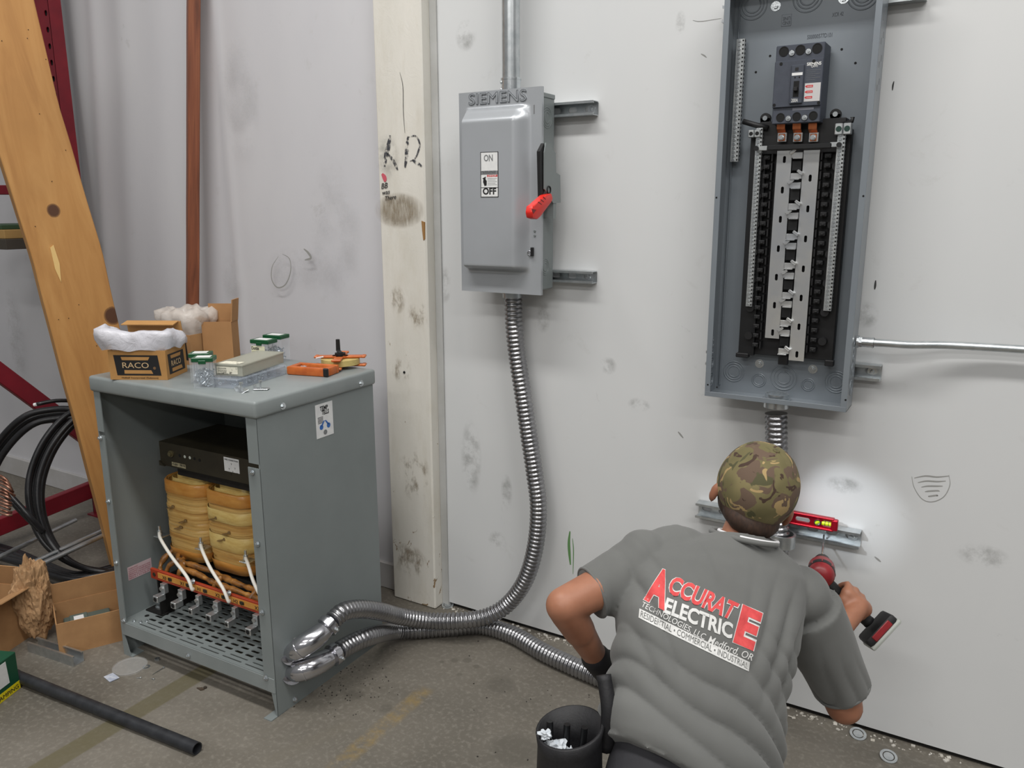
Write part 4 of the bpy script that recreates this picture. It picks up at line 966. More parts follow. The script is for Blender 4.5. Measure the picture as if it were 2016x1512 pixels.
# orange open reel tape
m_or = M('orange_plastic', (206, 112, 50), .42, 0, (178, 88, 36), 22)
tr_o = Vector((-.205, .345, ZT)); rl = thing('tape_reel', 'orange open frame measuring tape reel with black crank lying on the cabinet top', 'tool', MT@tr_o, TH+.20)
b = MB(); b.box(0, .165, 0, .022, 0, .030, .005, seg=2).box(0, .165, .070, .090, 0, .030, .005, seg=2).box(0, .022, .02, .072, 0, .030, .005, seg=2).box(.143, .165, .02, .072, 0, .030, .005, seg=2); b.build('handle', m_or, rl, auto=35)
b = MB(); b.box(.148, .168, -.001, .010, .001, .031, .003); b.build('handle_tip', m_black, rl)
HC = Vector((.115, .185, .0))
for z0, nm in ((.004, 'spider_frame'), (.036, 'spider_frame')):
    b = MB()
    for a_ in (20, 110, 200, 290):
        m = Matrix.Translation((HC.x, HC.y, z0)) @ Matrix.Rotation(math.radians(a_), 4, 'Z'); b.box(0, .090, -.015, .015, 0, .008, .002, mat=m)
        m2 = m @ Matrix.Translation((.086, 0, 0)); b.box(-.006, .010, -.018, .018, 0, .009, .003, mat=m2)
    b.cyl((HC.x, HC.y, z0), (HC.x, HC.y, z0+.008), .030, 20); b.build(nm, m_or, rl, auto=35)
b = MB(); b.ring((HC.x, HC.y, .013), (HC.x, HC.y, .034), .072, .028, 32); b.build('tape_winding', M('yellow_tape', (206, 186, 120), .5, 0, (188, 168, 104), 60, stretch=(1, 1, 8)), rl, auto=40)
for a_ in (65, 155, 245, 335):
    p = HC+Vector((math.cos(math.radians(a_))*.095, math.sin(math.radians(a_))*.095, 0)); b = MB(); b.cyl((p.x, p.y, .006), (p.x, p.y, .042), .004, 8)
    b.bm.free()
b = MB(); b.cyl((HC.x, HC.y, .044), (HC.x, HC.y, .054), .020, 20)
b.box(-.052, .012, -.008, .008, .050, .060, .003, mat=Matrix.Translation((HC.x, HC.y, 0)) @ Matrix.Rotation(-.9, 4, 'Z')); 
q = Matrix.Rotation(-.9, 4, 'Z') @ Vector((-.046, 0, 0)); b.cyl((HC.x+q.x, HC.y+q.y, .056), (HC.x+q.x, HC.y+q.y, .098), .0085, 14, .0075); b.build('crank', m_black, rl, auto=35)
b = MB(); b.cyl((.062, .10, .045), (.078, .125, .047), .003, 8); b.build('tape_hook', m_white, rl)
# loose bits: spring nut pieces by the reel, clips by the edge
b = MB(); 
for k in range(5): b.cyl((-.235+k*.012, .40+k*.004, ZT+.012), (-.226+k*.012, .404+k*.004, ZT+.012), .012, 10, .009)
b.xf(MT); tag(recenter(b.build('bolt_set', m_galv, auto=35)), 'small dark steel bolt set between the organizer boxes and the orange reel', 'bolt')
def clip(label, x, y, rz, tilt):
    b = MB(); m = Matrix.Translation((x, y, ZT+.002)) @ Matrix.Rotation(rz, 4, 'Z') @ Matrix.Rotation(tilt, 4, 'X')
    b.box(-.024, .024, -.014, .014, 0, .0025, .001, mat=m); b.box(-.024, -.021, -.014, .014, .0025, .014, 0, mat=m); b.xf(MT); o = b.build('steel_clip', m_zinc, auto=35); recenter(o)
    p = MT@Vector((x-.004, y, ZT+.004))-o.location; b = MB(); b.cyl(p, p+Vector((0, 0, .022)), .003, 8).cyl(p+Vector((0, 0, .020)), p+Vector((0, 0, .026)), .007, 8); b.build('clip_screw', m_zinc, o, auto=35); tag(o, label, 'clip')
clip('small steel clip with upright screw near the front edge of the cabinet top', -.10, .125, .5, .0)
clip('small steel clip lying tilted left of the other clip, at the cabinet front edge', -.135, .075, -.3, .35)

# ================================================================== STRUTS, SWITCH BOX, CONDUITS ON THE WALL
def wallstrut(label, x0, x1, z0, w, s_at=()):
    b = MB(); channel(b, x1-x0, w=w, h=.040); b.xf(Matrix.Translation((x0, DW-.003, z0))); o = b.build('strut_channel', m_galv, auto=30)
    tag(o, label, 'strut'); recenter(o)
    for x in s_at:
        p = Vector((x, DW-.0055, z0+w/2))-o.location; b = MB(); b.cyl(p, p+Vector((0, -.002, 0)), w*.30, 20).cyl(p+Vector((0, -.002, 0)), p+Vector((0, -.006, 0)), .0065, 6, .004); b.build('screw', m_zinc, o, auto=35)
    return o
wallstrut('slotted strut behind the top of the closed switch box, sticking out at its right', -1.665, -1.219, 2.001, .047, (-1.243,))
wallstrut('slotted strut behind the bottom of the closed switch box, sticking out at its right', -1.665, -1.211, 1.434, .042, (-1.237,))
zu = wp(1420, 45, .04).z
wallstrut('strut behind the top of the open panel, its ends showing at both sides', -.795, -.24, zu, .048)
wallstrut('short strut stub behind the bottom of the open panel, right of it', -.792, -.261, 1.186, .047, (-.287,))
fs = wallstrut('shiny slotted strut being screwed to the wall by the worker, level lying on it', -.801, -.273, .646, .052, (-.297, -.62))
# switch box
sb = thing('safety_switch', 'closed grey safety switch box with embossed lettering and a red side handle', 'switch box', (-1.515, DW-.041, 1.40))
SO = Vector(sb.location)
def W(px, py, off): return wp(px, py, off)-SO
X0, X1, Z0, Z1, YF = -1.684-SO.x, -1.351-SO.x, 1.397-SO.z, 2.088-SO.z, DW-.16-SO.y
b = MB(); b.box(X0+.014, X1-.015, YF+.014, 0, Z0+.014, Z1-.018, .004); body = b.build('enclosure', m_cab, sb, auto=30)
b = MB(); b.box(X0+.014, X1-.012, YF+.014, -.002, Z1-.030, Z1-.014, .002); b.build('top_cap', m_cab, sb)
# door as a height field with the pressed out bulge
B0, B1 = W(916, 214, .165), W(1043.6, 538, .165)
bx0, bx1, bz0, bz1 = B0.x, B1.x, B1.z, B0.z
def sm(t): t = max(0., min(1., t)); return t*t*(3-2*t)
def dh(x, z):
    l = sm((x-bx0)/.010); rr = sm((bx1-x)/.052)**.8; bt = sm((z-bz0)/.022)
    tt = max(0., min(1., (bz1-z)/.052)); tt = .35*sm(tt/.22)+.65*sm((tt-.1)/.9)
    cr_ = 1.
    return .044*l*min(rr, 1)*bt*tt
b = MB(); NX, NZ_ = 74, 132; V = []
for j in range(NZ_+1):
    V.append([b.bm.verts.new((X0+(X1-X0)*i/NX, YF-dh(X0+(X1-X0)*i/NX, Z0+(Z1-Z0)*j/NZ_), Z0+(Z1-Z0)*j/NZ_)) for i in range(NX+1)])
for j in range(NZ_):
    for i in range(NX): b.bm.faces.new((V[j][i], V[j][i+1], V[j+1][i+1], V[j+1][i]))
edge = [V[0][i] for i in range(NX+1)]+[V[j][NX] for j in range(1, NZ_+1)]+[V[NZ_][i] for i in range(NX-1, -1, -1)]+[V[j][0] for j in range(NZ_-1, 0, -1)]
back = [b.bm.verts.new((v.co.x, YF+.013, v.co.z)) for v in edge]; n = len(edge)
for i in range(n): b.bm.faces.new((edge[i], edge[(i+1) % n], back[(i+1) % n], back[i]))
b.bm.faces.new(back)
door = b.build('door', m_door, sb, auto=50)
a = W(923, 205.5, .161); c = W(1037, 199.5, .161); sz = .052
me = textmesh('SIEMENS', sz, width=c.x-a.x, extrude=.0016, offset=0); me.transform(frame((a.x, YF-.001, a.z-.002), (1, 0, 0), (0, 0, 1)))
lt = link('embossed_lettering', me, m_door, door); 
outline('SIEMENS', sz, frame((a.x, YF-.0026, a.z-.002), (1, 0, 0), (0, 0, 1)), M('letter_edge_shade', (96, 101, 106), .5), door, 'lettering_shade', c.x-a.x, .0009)  # darker rim colour paints the shade round the raised letters
p, q = W(948.5, 300, .196), W(984, 388, .196); yl = YF-.0445
b = MB(); b.box(p.x, q.x, yl-.0006, yl, q.z, p.z); lb = b.build('on_off_label', m_white, door); lw, lh = q.x-p.x, p.z-q.z
def lt_(s, u, v, sz, w=None, m=m_ink, of=0.): text(s, sz, frame((p.x+u*lw, yl-.0008, q.z+v*lh), (1, 0, 0), (0, 0, 1)), m, lb, width=w, extrude=.0002, offset=of)
def lbx(u0, u1, v0, v1, m, e=.0009, nm='label_field'): b = MB(); b.box(p.x+u0*lw, p.x+u1*lw, yl-e, yl, q.z+v0*lh, q.z+v1*lh); b.build(nm, m, lb)
for u0, u1, v0, v1 in ((0, 1, 0, .012), (0, 1, .988, 1), (0, .03, 0, 1), (.97, 1, 0, 1), (0, 1, .205, .218)): lbx(u0, u1, v0, v1, m_ink, nm='label_border')
lt_('ON', .20, .80, .030, lw*.5, m_inkgrey, .0006); lt_('OFF', .12, .065, .030, lw*.76, m_ink, .001)
lbx(.03, .97, .50, .585, m_inkgrey); lt_('Enclosure Steel', .14, .525, .008, lw*.7); lt_('AC SERIES 200A 240V', .08, .56, .006, lw*.8)
lbx(.37, .95, .45, .495, m_red); lt_('DANGER', .42, .457, .009, lw*.48, m_text_w)
for k in range(5): lbx(.40, .92-.08*(k % 2), .41-k*.035, .418-k*.035, m_inkgrey, nm='text_line')
b = MB(); b.xz([(p.x+lw*u, q.z+lh*v) for u, v in ((.10, .42), (.16, .40), (.14, .34), (.22, .25), (.34, .26), (.35, .36), (.28, .40), (.30, .46), (.20, .44))], yl-.0009, yl); b.build('pictogram', m_ink, lb)
# side knockouts, latch, screws
XS = X1-.015
def ringx(c_, r, par, mat, x=XS): b = MB(); b.torus((x, c_.y, c_.z), (1, 0, 0), r, .0014, 28, 6); b.build('knockout', mat, par, smooth=True)
for (px, py, rs) in ((1078, 232, (.018, .027, .034)), (1078, 525, (.014, .022, .028))):
    c = xp(px, py, XS+SO.x)-SO; c.y = -.055 if py < 300 else -.062
    for r in rs: ringx(c, r, body, m_cab)
c = W(1048, 495, .163); b = MB(); b.box(c.x-.003, c.x+.005, YF-.012, YF, c.z-.016, c.z+.014, .001); b.build('latch_eye', m_black, door)
b = MB(); b.torus((c.x-.008, YF-.008, c.z-.006), (0, 1, .3), .008, .0018, 20, 6); b.build('latch_ring', m_chrome, door, smooth=True)
for py in (455, 464): c = W(1052, py, .163); screwhead('rivet', (c.x, YF, c.z), (0, -1, 0), .005, door, m_cab)
b = MB(); c = W(1051, 215, .162); b.box(c.x-.0022, c.x+.0022, YF-.0008, YF, c.z-.014, c.z+.014); b.build('slot', m_inkgrey, door)
# operating mechanism
XH = -1.330
def yzp(pts, X): return [((xp(x, y, X)-SO).y, (xp(x, y, X)-SO).z) for x, y in pts]
b = MB(); b.yz(yzp([(1070, 300), (1073, 281), (1082, 285), (1092, 302), (1093, 340), (1101, 345), (1102, 399), (1087, 400), (1078, 384), (1070, 372)], XH), XH-SO.x, XH-SO.x+.004); b.build('handle_plate', m_cab, sb)
b = MB(); b.yz(yzp([(1062, 298), (1070, 282), (1073, 300), (1073, 372), (1064, 392)], XH-.004), XH-SO.x-.014, XH-SO.x-.002); b.build('handle_recess', m_black, sb)
b = MB(); b.box(XS-.002, XH-SO.x+.002, -.075, -.055, 1.66-SO.z, 1.72-SO.z); b.build('handle_bracket', m_cab, sb)
hp = yzp([(1067, 384), (1078, 381), (1081, 391), (1078, 398), (1056, 427), (1050, 432), (1041, 429), (1039, 418), (1041, 406), (1052, 398)], XH+.006)
b = MB(); b.yz(hp, XH-SO.x-.004, XH-SO.x+.022); bmesh.ops.bevel(b.bm, geom=list(b.bm.edges), offset=.004, segments=2, affect='EDGES', profile=.5)
hd = b.build('red_handle', M('handle_red', (222, 44, 34), .35), sb, auto=40)
mr = bpy.data.materials['handle_red']
b = MB(); cc = yzp([(1051, 411), (1060, 413), (1054, 421)], XH+.03); b.yz(cc, XH-SO.x+.0215, XH-SO.x+.0226); b.build('arrow_mark', M('dark_red', (120, 18, 16), .5), hd)
for k in range(3):
    cc = yzp([(1063+k*5, 398-k*5), (1064+k*5, 397-k*5), (1071+k*4, 402-k*5), (1070+k*4, 403-k*5)], XH+.03); b = MB(); b.yz(cc, XH-SO.x+.0215, XH-SO.x+.0228); b.build('grip_rib', bpy.data.materials['dark_red'], hd)
b = MB(); b.torus((XH-SO.x+.006, hp[1][0]+.01, hp[1][1]+.012), (1, 0, 0), .012, .0022, 20, 6); b.build('hasp_hole', m_black, sb, smooth=True)
# vertical conduit on top
pc = wp(1006, 120, .095); cpx, cpy = pc.x, DW-.095
b = MB(); b.ring((0, 0, 0), (0, 0, 2.3), .031, .029, 32); o = b.build('steel_conduit', m_galv, auto=40); o.location = (cpx, cpy, 2.076); tag(o, 'straight vertical steel conduit rising from the top of the switch box', 'conduit')
b = MB(); b.ring((0, 0, 0), (0, 0, .055), .0345, .031, 32).ring((0, 0, .05), (0, 0, .056), .036, .031, 32).ring((0, 0, -.001), (0, 0, .006), .040, .031, 32); b.build('coupling', m_zinc, o, auto=40)
for z in (.018, .042): screwhead('coupling_screw', (-.024, -.026, z), (-.6, -.8, 0), .006, o)
b = MB(); p = wp(1009, 583, .07); b.ring((p.x, p.y, 1.388), (p.x, p.y, 1.402), .041, .032, 28); b.ring((p.x, p.y, 1.372), (p.x, p.y, 1.388), .037, .0335, 28); tag(recenter(b.build('hose_connector', m_galv, auto=35)), 'connector ring where the hose enters the bottom of the closed switch box', 'fitting')
# horizontal conduit at the right
pts = [wp(1696, 673, .085), wp(1712, 674, .085), wp(1745, 676, .085), wp(1790, 679, .075), wp(1860, 679.5, .05), wp(1950, 684, .04), wp(2060, 691, .04), wp(2160, 698, .04)]
b = MB(); b.tube(resample(crv(pts, 10), .012), .0112, 16); o = b.build('steel_conduit', m_galv, smooth=True); recenter(o); tag(o, 'thin horizontal steel conduit leaving the right side of the open panel', 'conduit')
a = pts[0]-o.location; b = MB(); b.cyl(a+Vector((-.012, 0, 0)), a+Vector((-.006, 0, 0)), .018, 24).cyl(a+Vector((-.006, 0, 0)), a+Vector((.002, 0, 0)), .0165, 6).cyl(a+Vector((.002, 0, 0)), a+Vector((.034, 0, 0)), .0145, 20).cyl(a+Vector((.030, 0, 0)), a+Vector((.034, 0, 0)), .016, 20); b.build('connector', m_zinc, o, auto=35)
# ================================================================== OPEN PANEL
PO = Vector((-.543, DW-.043, 1.106)); pn = thing('breaker_panel', 'tall open blue grey breaker panel tub with black interior and bright bus bars', 'breaker panel', PO)
PX0, PX1, PZ1, YB, YFp = -.757-PO.x, -.332-PO.x, 2.347-PO.z, 0., DW-.146-(DW-.043)
YFp = -.103
b = MB(); t = .002
b.box(PX0, PX1, -t, 0, 0, PZ1)
b.box(PX0, PX0+t, YFp, 0, 0, PZ1).box(PX1-t, PX1, YFp, 0, 0, PZ1).box(PX0, PX1, YFp, 0, 0, t).box(PX0, PX1, YFp, 0, PZ1-t, PZ1)
b.build('tub', m_tub, pn, auto=30)
fl = .017
b = MB(); b.box(PX0, PX0+fl, YFp-.002, YFp, 0, PZ1, .0006).box(PX1-fl, PX1, YFp-.002, YFp, 0, PZ1, .0006).box(PX0, PX1, YFp-.0022, YFp, 0, fl*.9, .0006).box(PX0, PX1, YFp-.0022, YFp, PZ1-fl, PZ1, .0006); b.build('flange', m_tub, pn)
b = MB(); b.box(PX0+.018, PX0+.020, -.012, -t, .02, PZ1-.02, .0005); b.build('corner_fold', m_tub, pn)
for px, py in ((1411, 389), (1700, 386), (1394, 757), (1665, 787), (1412, 762)):
    p = wp(px, py, .1455)-PO; b = MB(); b.cyl((p.x, YFp-.0021, p.z), (p.x, YFp-.0026, p.z), .0028, 10); b.build('hole', m_hole, pn)
def Q(px, py, off): return wp(px, py, off)-PO
def rings(c_, rs, nrm=(0, 1, 0), rt_=.002):
    b = MB()
    for r in rs: b.torus(c_, nrm, r, rt_, 36, 6)
    return b.build('knockout', m_tub, pn, smooth=True)
for px, py, rs in ((1445, 731, (.018, .026, .033)), (1494, 748, (.016, .021)), (1543, 743, (.020, .030, .040)), (1591, 757, (.014, .019)), (1646, 752, (.018, .026, .033)), (1483, 10, (.022, .031, .041)), (1591, -6, (.022, .031, .041)), (1700, -12, (.022, .031, .041))):
    p = Q(px, py, .045); rings((p.x, -t, p.z), rs)
for z, r in ((.045, .022), (.10, .017), (.135, .010), (.16, .010), (.175, .008)):
    rings((PX0+t, -.052, z), (r, r*.6), (1, 0, 0)); rings((PX1, -.052, z+.02), (r, r*.6), (1, 0, 0))
for z in (.9, .96, 1.02, 1.08, 1.14): 
    b = MB(); b.box(PX1, PX1+.0006, -.075, -.068, z, z+.016).box(PX1, PX1+.0006, -.045, -.040, z+.02, z+.036); b.build('side_slot', m_inkgrey, pn)
for px, py in ((1455, 141), (1516, 110), (1657, 97), (1684, 124), (1488, 142)):
    p = Q(px, py, .046); b = MB(); b.cyl((p.x, -t, p.z), (p.x, -t-.0006, p.z), .0035, 12); b.build('hole', m_hole, pn)
for px, py in ((1527, 12), (1661, -3), (1495, 716), (1600, 727)):
    p = Q(px, py, .048); b = MB(); b.cyl((p.x, -t, p.z), (p.x, -t-.002, p.z), .014, 24).cyl((p.x, -t-.002, p.z), (p.x, -t-.007, p.z), .0075, 6).cyl((p.x, -t-.007, p.z), (p.x, -t-.009, p.z), .003, 8); b.build('mounting_bolt', m_zinc, pn, auto=35)
m_emb = M('embossed_mark', (74, 80, 88), .4)
p = Q(1555, 42, .046); b = MB(); b.box(p.x-.024, p.x+.004, -t-.0015, -t, p.z-.012, p.z+.020, .0008); b.build('stamp_plate', m_tub, pn)
for s, dz in (('LINE', .006), ('END', -.006)): text(s, .013, frame((p.x+.001, -t-.0018, p.z+dz+.007), (-1, 0, 0), (0, 0, -1)), m_emb, pn, extrude=.0004, width=.021)
p = Q(1589, 77, .046); text('500000577D101', .016, frame((p.x, -t-.0004, p.z), (1, 0, 0), (0, 0, 1)), m_emb, pn, extrude=.0004, width=.068)
p = Q(1638, 33, .046); text('XCR 42', .015, frame((p.x, -t-.0004, p.z), (1, 0, 0), (0, 0, 1)), m_emb, pn, extrude=.0004, width=.03)
def slab(name, tl, br, off, th_, mat, par=pn, bev=.001, auto=None):
    a, c = Q(*tl, off), Q(*br, off); b = MB(); y = DW-off-PO.y; b.box(a.x, c.x, y, y+th_, c.z, a.z, bev); return b.build(name, mat, par, auto=auto)
# black moulded chassis
ch = slab('chassis', (1481, 262), (1639, 711), .078, .030, m_black, bev=.002)
slab('chassis_side', (1479, 262), (1483.5, 700), .088, .040, m_black2); 
cr2 = slab('chassis_head', (1497, 240), (1662, 300), .094, .046, m_black, bev=.003)
a, c = Q(1463, 239, .10), Q(1512, 252, .10); b = MB(); b.tube([a, a.lerp(c, .5)+Vector((0, 0, -.001)), c], .008, 10); b.build('wire_arm', m_black, ch, smooth=True)
a, c = Q(1655, 246, .10), Q(1678, 238, .10); b = MB(); b.tube([a, c, c+Vector((0, 0, .010))], .006, 10); b.build('wire_arm', m_black, ch, smooth=True)
for px, py in ((1507, 233), (1645, 225)):
    p = Q(px, py, .085); b = MB(); b.cyl((p.x, -.03, p.z), (p.x, -.045, p.z), .015, 22).box(p.x-.014, p.x+.014, -.045, -.03, p.z-.03, p.z); o = b.build('mounting_ear', m_black, ch, auto=35)
    b = MB(); b.cyl((p.x, -.045, p.z), (p.x, -.049, p.z), .007, 12); b.build('screw', m_zinc, o, auto=35)
# moulded ribs down both sides
for side, (tl, br) in enumerate((((1497, 300), (1519, 690)), ((1621, 300), (1618, 700)))):
    n = 21
    for k in range(n):
        u = k/n
        a = Q(tl[0]+(br[0]-tl[0]-10)*0, tl[1], .08)
        z = Q(1560, 306+u*392, .08).z; xL = (Q(1500, 306, .08).x if side == 0 else Q(1618, 306, .08).x)
        b = MB(); b.box(xL+.012, xL+.030, -.062, -.034, z-.012, z+.001, .0015).box(xL+.018, xL+.026, -.066, -.06, z-.009, z-.004, .001)
        if k % 3 == 1: xx = xL-.002 if side == 0 else xL+.046; b.cyl((xx, -.034, z-.008), (xx, -.058, z-.008), .012, 14)
        b.box(xL+(.034 if side == 0 else .002), xL+(.038 if side == 0 else .006), -.060, -.034, z-.016, z+.006)
        b.build('moulded_rib', m_black, ch, auto=35)
b = MB()
for x0, x1, s in ((1443, 1462, 1), (1633, 1618, -1)): pass
a = Q(1462, 696, .085); b.box(a.x-.020, a.x+.02, -.05, -.03, a.z-.012, a.z+.002, .002, mat=Matrix.Translation((0, 0, 0))); a = Q(1632, 712, .085); b.box(a.x-.012, a.x+.014, -.045, -.025, a.z-.014, a.z+.004, .002); b.build('chassis_foot', m_black, ch)
# bus bars with slots
def busbar(tl, br, slots, off, label):
    a, c = Q(*tl, off), Q(*br, off); y = DW-off-PO.y; b = MB(); f = lambda x, z, d: Vector((x, y+d, z))
    zs = [Q(1560, s, off).z for s in slots]; cuts = [c.z] + [(zs[i]+zs[i+1])/2 for i in range(len(zs)-1)][::-1] + [a.z]; zz = zs[::-1]
    for k in range(len(zz)): b.slotcell(f, a.x, c.x, cuts[k], cuts[k+1], .0085, .020, .0025, cx=(a.x+c.x)/2+.001, cy=zz[k])
    o = b.build('bus_bar', m_tin, pn, auto=30); return o, a, c
sl_l = [312.6, 373, 431, 489.3, 546, 602, 656.6]; sl_r = [352.4, 412.3, 471, 529.6, 586.8, 643.5, 698]
bl, aL, cL = busbar((1530.3, 297), (1533.4, 667), [s+1 for s in sl_l], .100, '')
br_, aR, cR = busbar((1582.7, 296), (1582, 711.6), [s-1 for s in sl_r], .100, '')
yb = DW-.100-PO.y
def stab(z, side):
    b = MB(); x0 = cL.x if side == 0 else aR.x; s = 1 if side == 0 else -1
    b.box(min(x0, x0+s*.032), max(x0, x0+s*.032), yb-.004, yb-.001, z-.006, z+.010, .001)
    b.box(min(x0+s*.006, x0+s*.032), max(x0+s*.006, x0+s*.032), yb-.014, yb-.003, z-.009, z-.006, .0008)
    m = Matrix.Translation((x0+s*.004, yb-.004, z+.012)) @ Matrix.Rotation(-s*.6, 4, 'Y'); b.box(-.010, .010, -.008, .002, -.004, .004, .0015, mat=m)
    b.build('stab', m_tin, bl if side == 0 else br_, auto=30)
    b = MB(); xm = (cL.x+aR.x)/2; b.box(xm-.015, xm+.013, yb+.002, yb+.02, z-.042, z-.014, .001); b.build('stab_housing', m_black2, ch)
for s in (306.9, 366, 425.4, 484.7, 543.4, 599.5, 656.6): stab(Q(1560, s, .1).z, 0)
for s in (348, 407.4, 467, 524.3, 582.5, 637.6, 693.7): stab(Q(1560, s, .1).z, 1)
# neutral and ground bars
def termbar(name, tl, br, off, n, par=pn, w=None):
    a, c = Q(*tl, off), Q(*br, off); y = DW-off-PO.y; b = MB(); b.box(a.x, c.x, y, y+.014, c.z, a.z, .001); o = b.build(name, m_alu, par)
    b = MB(); w_ = c.x-a.x
    for k in range(n):
        z = c.z+(a.z-c.z)*(k+.5)/n; b.cyl((a.x+w_*.38, y, z), (a.x+w_*.38, y-.003, z), .0046, 8); b.cyl((a.x+w_*.38, y-.003, z), (a.x+w_*.38, y-.0032, z), .003, 6)
    s = b.build('terminal_screws', m_zinc, o, auto=30); s['kind'] = 'stuff'
    b = MB()
    for k in range(n):
        z = c.z+(a.z-c.z)*(k+.5)/n; b.cyl((a.x+w_*.82, y-.0003, z), (a.x+w_*.82, y+.001, z), .0028, 6); b.cyl((c.x, y+.007, z), (c.x+.0004, y+.007, z), .004, 6)
    s = b.build('wire_holes', m_hole, o); s['kind'] = 'stuff'; return o
termbar('ground_bar', (1450, 77), (1453, 318.5), .075, 30)
nl = termbar('neutral_bar', (1489, 252), (1480, 604), .108, 46)
nr = termbar('neutral_bar', (1649, 262), (1636, 613), .108, 46)
for o_, (tl, br, sp) in ((nl, ((1473, 256), (1496, 270), .5)), (nr, ((1644, 243), (1675, 264), .5))):
    a, c = Q(*tl, .118), Q(*br, .118); b = MB(); y = DW-.118-PO.y; xm = (a.x+c.x)/2
    b.box(a.x, xm-.0008, y, y+.022, c.z, a.z, .002).box(xm+.0008, c.x, y, y+.022, c.z, a.z, .002); lg = b.build('lug', m_alu, o_)
    b = MB(); h = (a.z-c.z)
    for x in ((a.x+xm)/2, (xm+c.x)/2): b.cyl((x, y, (a.z+c.z)/2), (x, y-.0006, (a.z+c.z)/2), h*.26, 16)
    b.build('lug_hole', M('dark_green', (20, 52, 44), .5) if o_ is nr else m_hole, lg)
# black strap across
slab('cross_strap', (1511, 286), (1636, 291.5), .125, .012, m_black2, bev=.002)
for tl, br in (((1486, 288), (1510, 296)), ((1634, 280), (1654, 289))):
    e = slab('strap_end', tl, br, .121, .004, m_alu)
for px, py in ((1489, 292), (1652, 285)): p = Q(px, py, .124); b = MB(); b.cyl((p.x, DW-.122-PO.y, p.z), (p.x, DW-.128-PO.y, p.z), .007, 14); b.build('strap_screw', m_black2, pn, auto=35)
# copper straps
for px in (1541, 1572, 1603):
    a = Q(px, 243, .105); c = Q(px-1, 262, .105); b = MB(); pts = [Vector((a.x, -.075, a.z+.01)), Vector((a.x, -.082, a.z-.002)), Vector((a.x, -.080, a.z-.016)), Vector((a.x, -.062, c.z+.0))]
    for p, q in zip(pts, pts[1:]):
        d = (q-p); m = frame(p, d, (1, 0, 0)); b.box(-.001, d.length+.001, -.0115, .0115, -.0015, .0015, mat=m)
    cs = b.build('copper_strap', m_copper, pn, auto=40)
    p = Q(px-1, 271, .105); b = MB(); b.box(p.x-.013, p.x+.013, -.066, -.058, p.z-.012, p.z+.014, .001); b.build('strap_pad', m_tin, cs)
    b = MB(); b.box(p.x-.009, p.x+.009, -.069, -.066, p.z-.010, p.z+.010, .001); b.build('strap_clip', m_copper, cs)
    b = MB(); b.cyl((p.x, -.069, p.z), (p.x, -.073, p.z), .008, 16).cyl((p.x, -.073, p.z), (p.x, -.079, p.z), .006, 6); b.build('strap_bolt', m_zinc, cs, auto=35)
# main breaker
BO = .140; a, c = Q(1529, 91, BO), Q(1613.5, 240, BO); yb2 = DW-BO-PO.y
BK = Vector((a.x, yb2, c.z)); bw, bh = c.x-a.x, a.z-c.z
b = MB(); b.box(a.x, c.x, yb2, -.012, c.z+bh*.0, a.z, .002); bk = b.build('main_breaker', m_brk, pn)
def U(u, v, e=0.): return Vector((BK.x+u*bw, yb2-e, BK.z+v*bh))
b = MB(); p, q = U(.0, .21), U(1, .80); b.box(p.x, q.x, yb2-.006, yb2, p.z, q.z, .0015); b.build('raised_face', m_brk, bk)
m_scr2 = m_zinc
for u, v, r in ((.16, .925, .0135), (.50, .925, .0135), (.84, .925, .0135), (.18, .085, .012), (.52, .085, .012), (.86, .085, .012)):
    p = U(u, v); b = MB(); b.ring(p, p+Vector((0, -.0015, 0)), r, r*.82, 22).cyl(p+Vector((0, -.0002, 0)), p+Vector((0, -.0008, 0)), r*.84, 22); b.build('wire_hole', m_hole, bk)
for u, v in ((.33, .92), (.67, .92), (.35, .09), (.69, .09)):
    p = U(u, v-.025); b = MB(); b.cyl(p, p+Vector((0, -.001, 0)), .0085, 16); b.build('screw_recess', m_hole, bk); hexbolt('breaker_screw', p+Vector((0, -.001, 0)), (0, -1, 0), .006, bk, .003)
for u, v in ((.13, .765), (.80, .765), (.04, .245), (.96, .24)): p = U(u, v, .006); b = MB(); b.cyl(p, p+Vector((0, -.0007, 0)), .0045, 12); b.build('screw_recess', m_hole, bk)
b = MB(); p, q = U(.355, .245), U(.625, .735); b.box(p.x, q.x, yb2-.012, yb2-.006, p.z, q.z, .002); tg = b.build('toggle_frame', m_brk, bk)
b = MB(); p, q = U(.43, .33), U(.545, .53); b.box(p.x, q.x, yb2-.0126, yb2-.012, p.z, q.z); b.build('toggle_slot', m_hole, bk)
b = MB(); p, q = U(.445, .40), U(.53, .45); b.box(p.x, q.x, yb2-.026, yb2-.012, p.z, q.z, .001, mat=None); b.build('toggle', m_black, bk)
b = MB(); p, q = U(.38, .60), U(.60, .635); b.box(p.x, q.x, yb2-.0126, yb2-.012, p.z, q.z); o = b.build('white_label', m_white, bk)
b = MB(); p, q = U(.44, .66), U(.51, .70); b.box(p.x, q.x, yb2-.0126, yb2-.012, p.z, q.z); b.build('trip_button', m_black, bk)
for u in (.45, .54): p = U(u, .575, .012); b = MB(); b.cyl(p, p+Vector((0, -.0005, 0)), .0022, 10); b.build('screw_recess', m_hole, bk)
text('200A', .0135, frame(U(.405, .265, .0123), (1, 0, 0), (0, 0, 1)), m_text_w, bk, extrude=.0002, width=.0165*1.1)
text('SIEMENS', .0115, frame(U(.665, .715, .0062), (1, 0, 0), (0, 0, 1)), m_text_w, bk, extrude=.0002, width=bw*.29, offset=.0003)
text('QRH2', .007, frame(U(.75, .69, .0062), (1, 0, 0), (0, 0, 1)), m_text_w, bk, extrude=.0002)
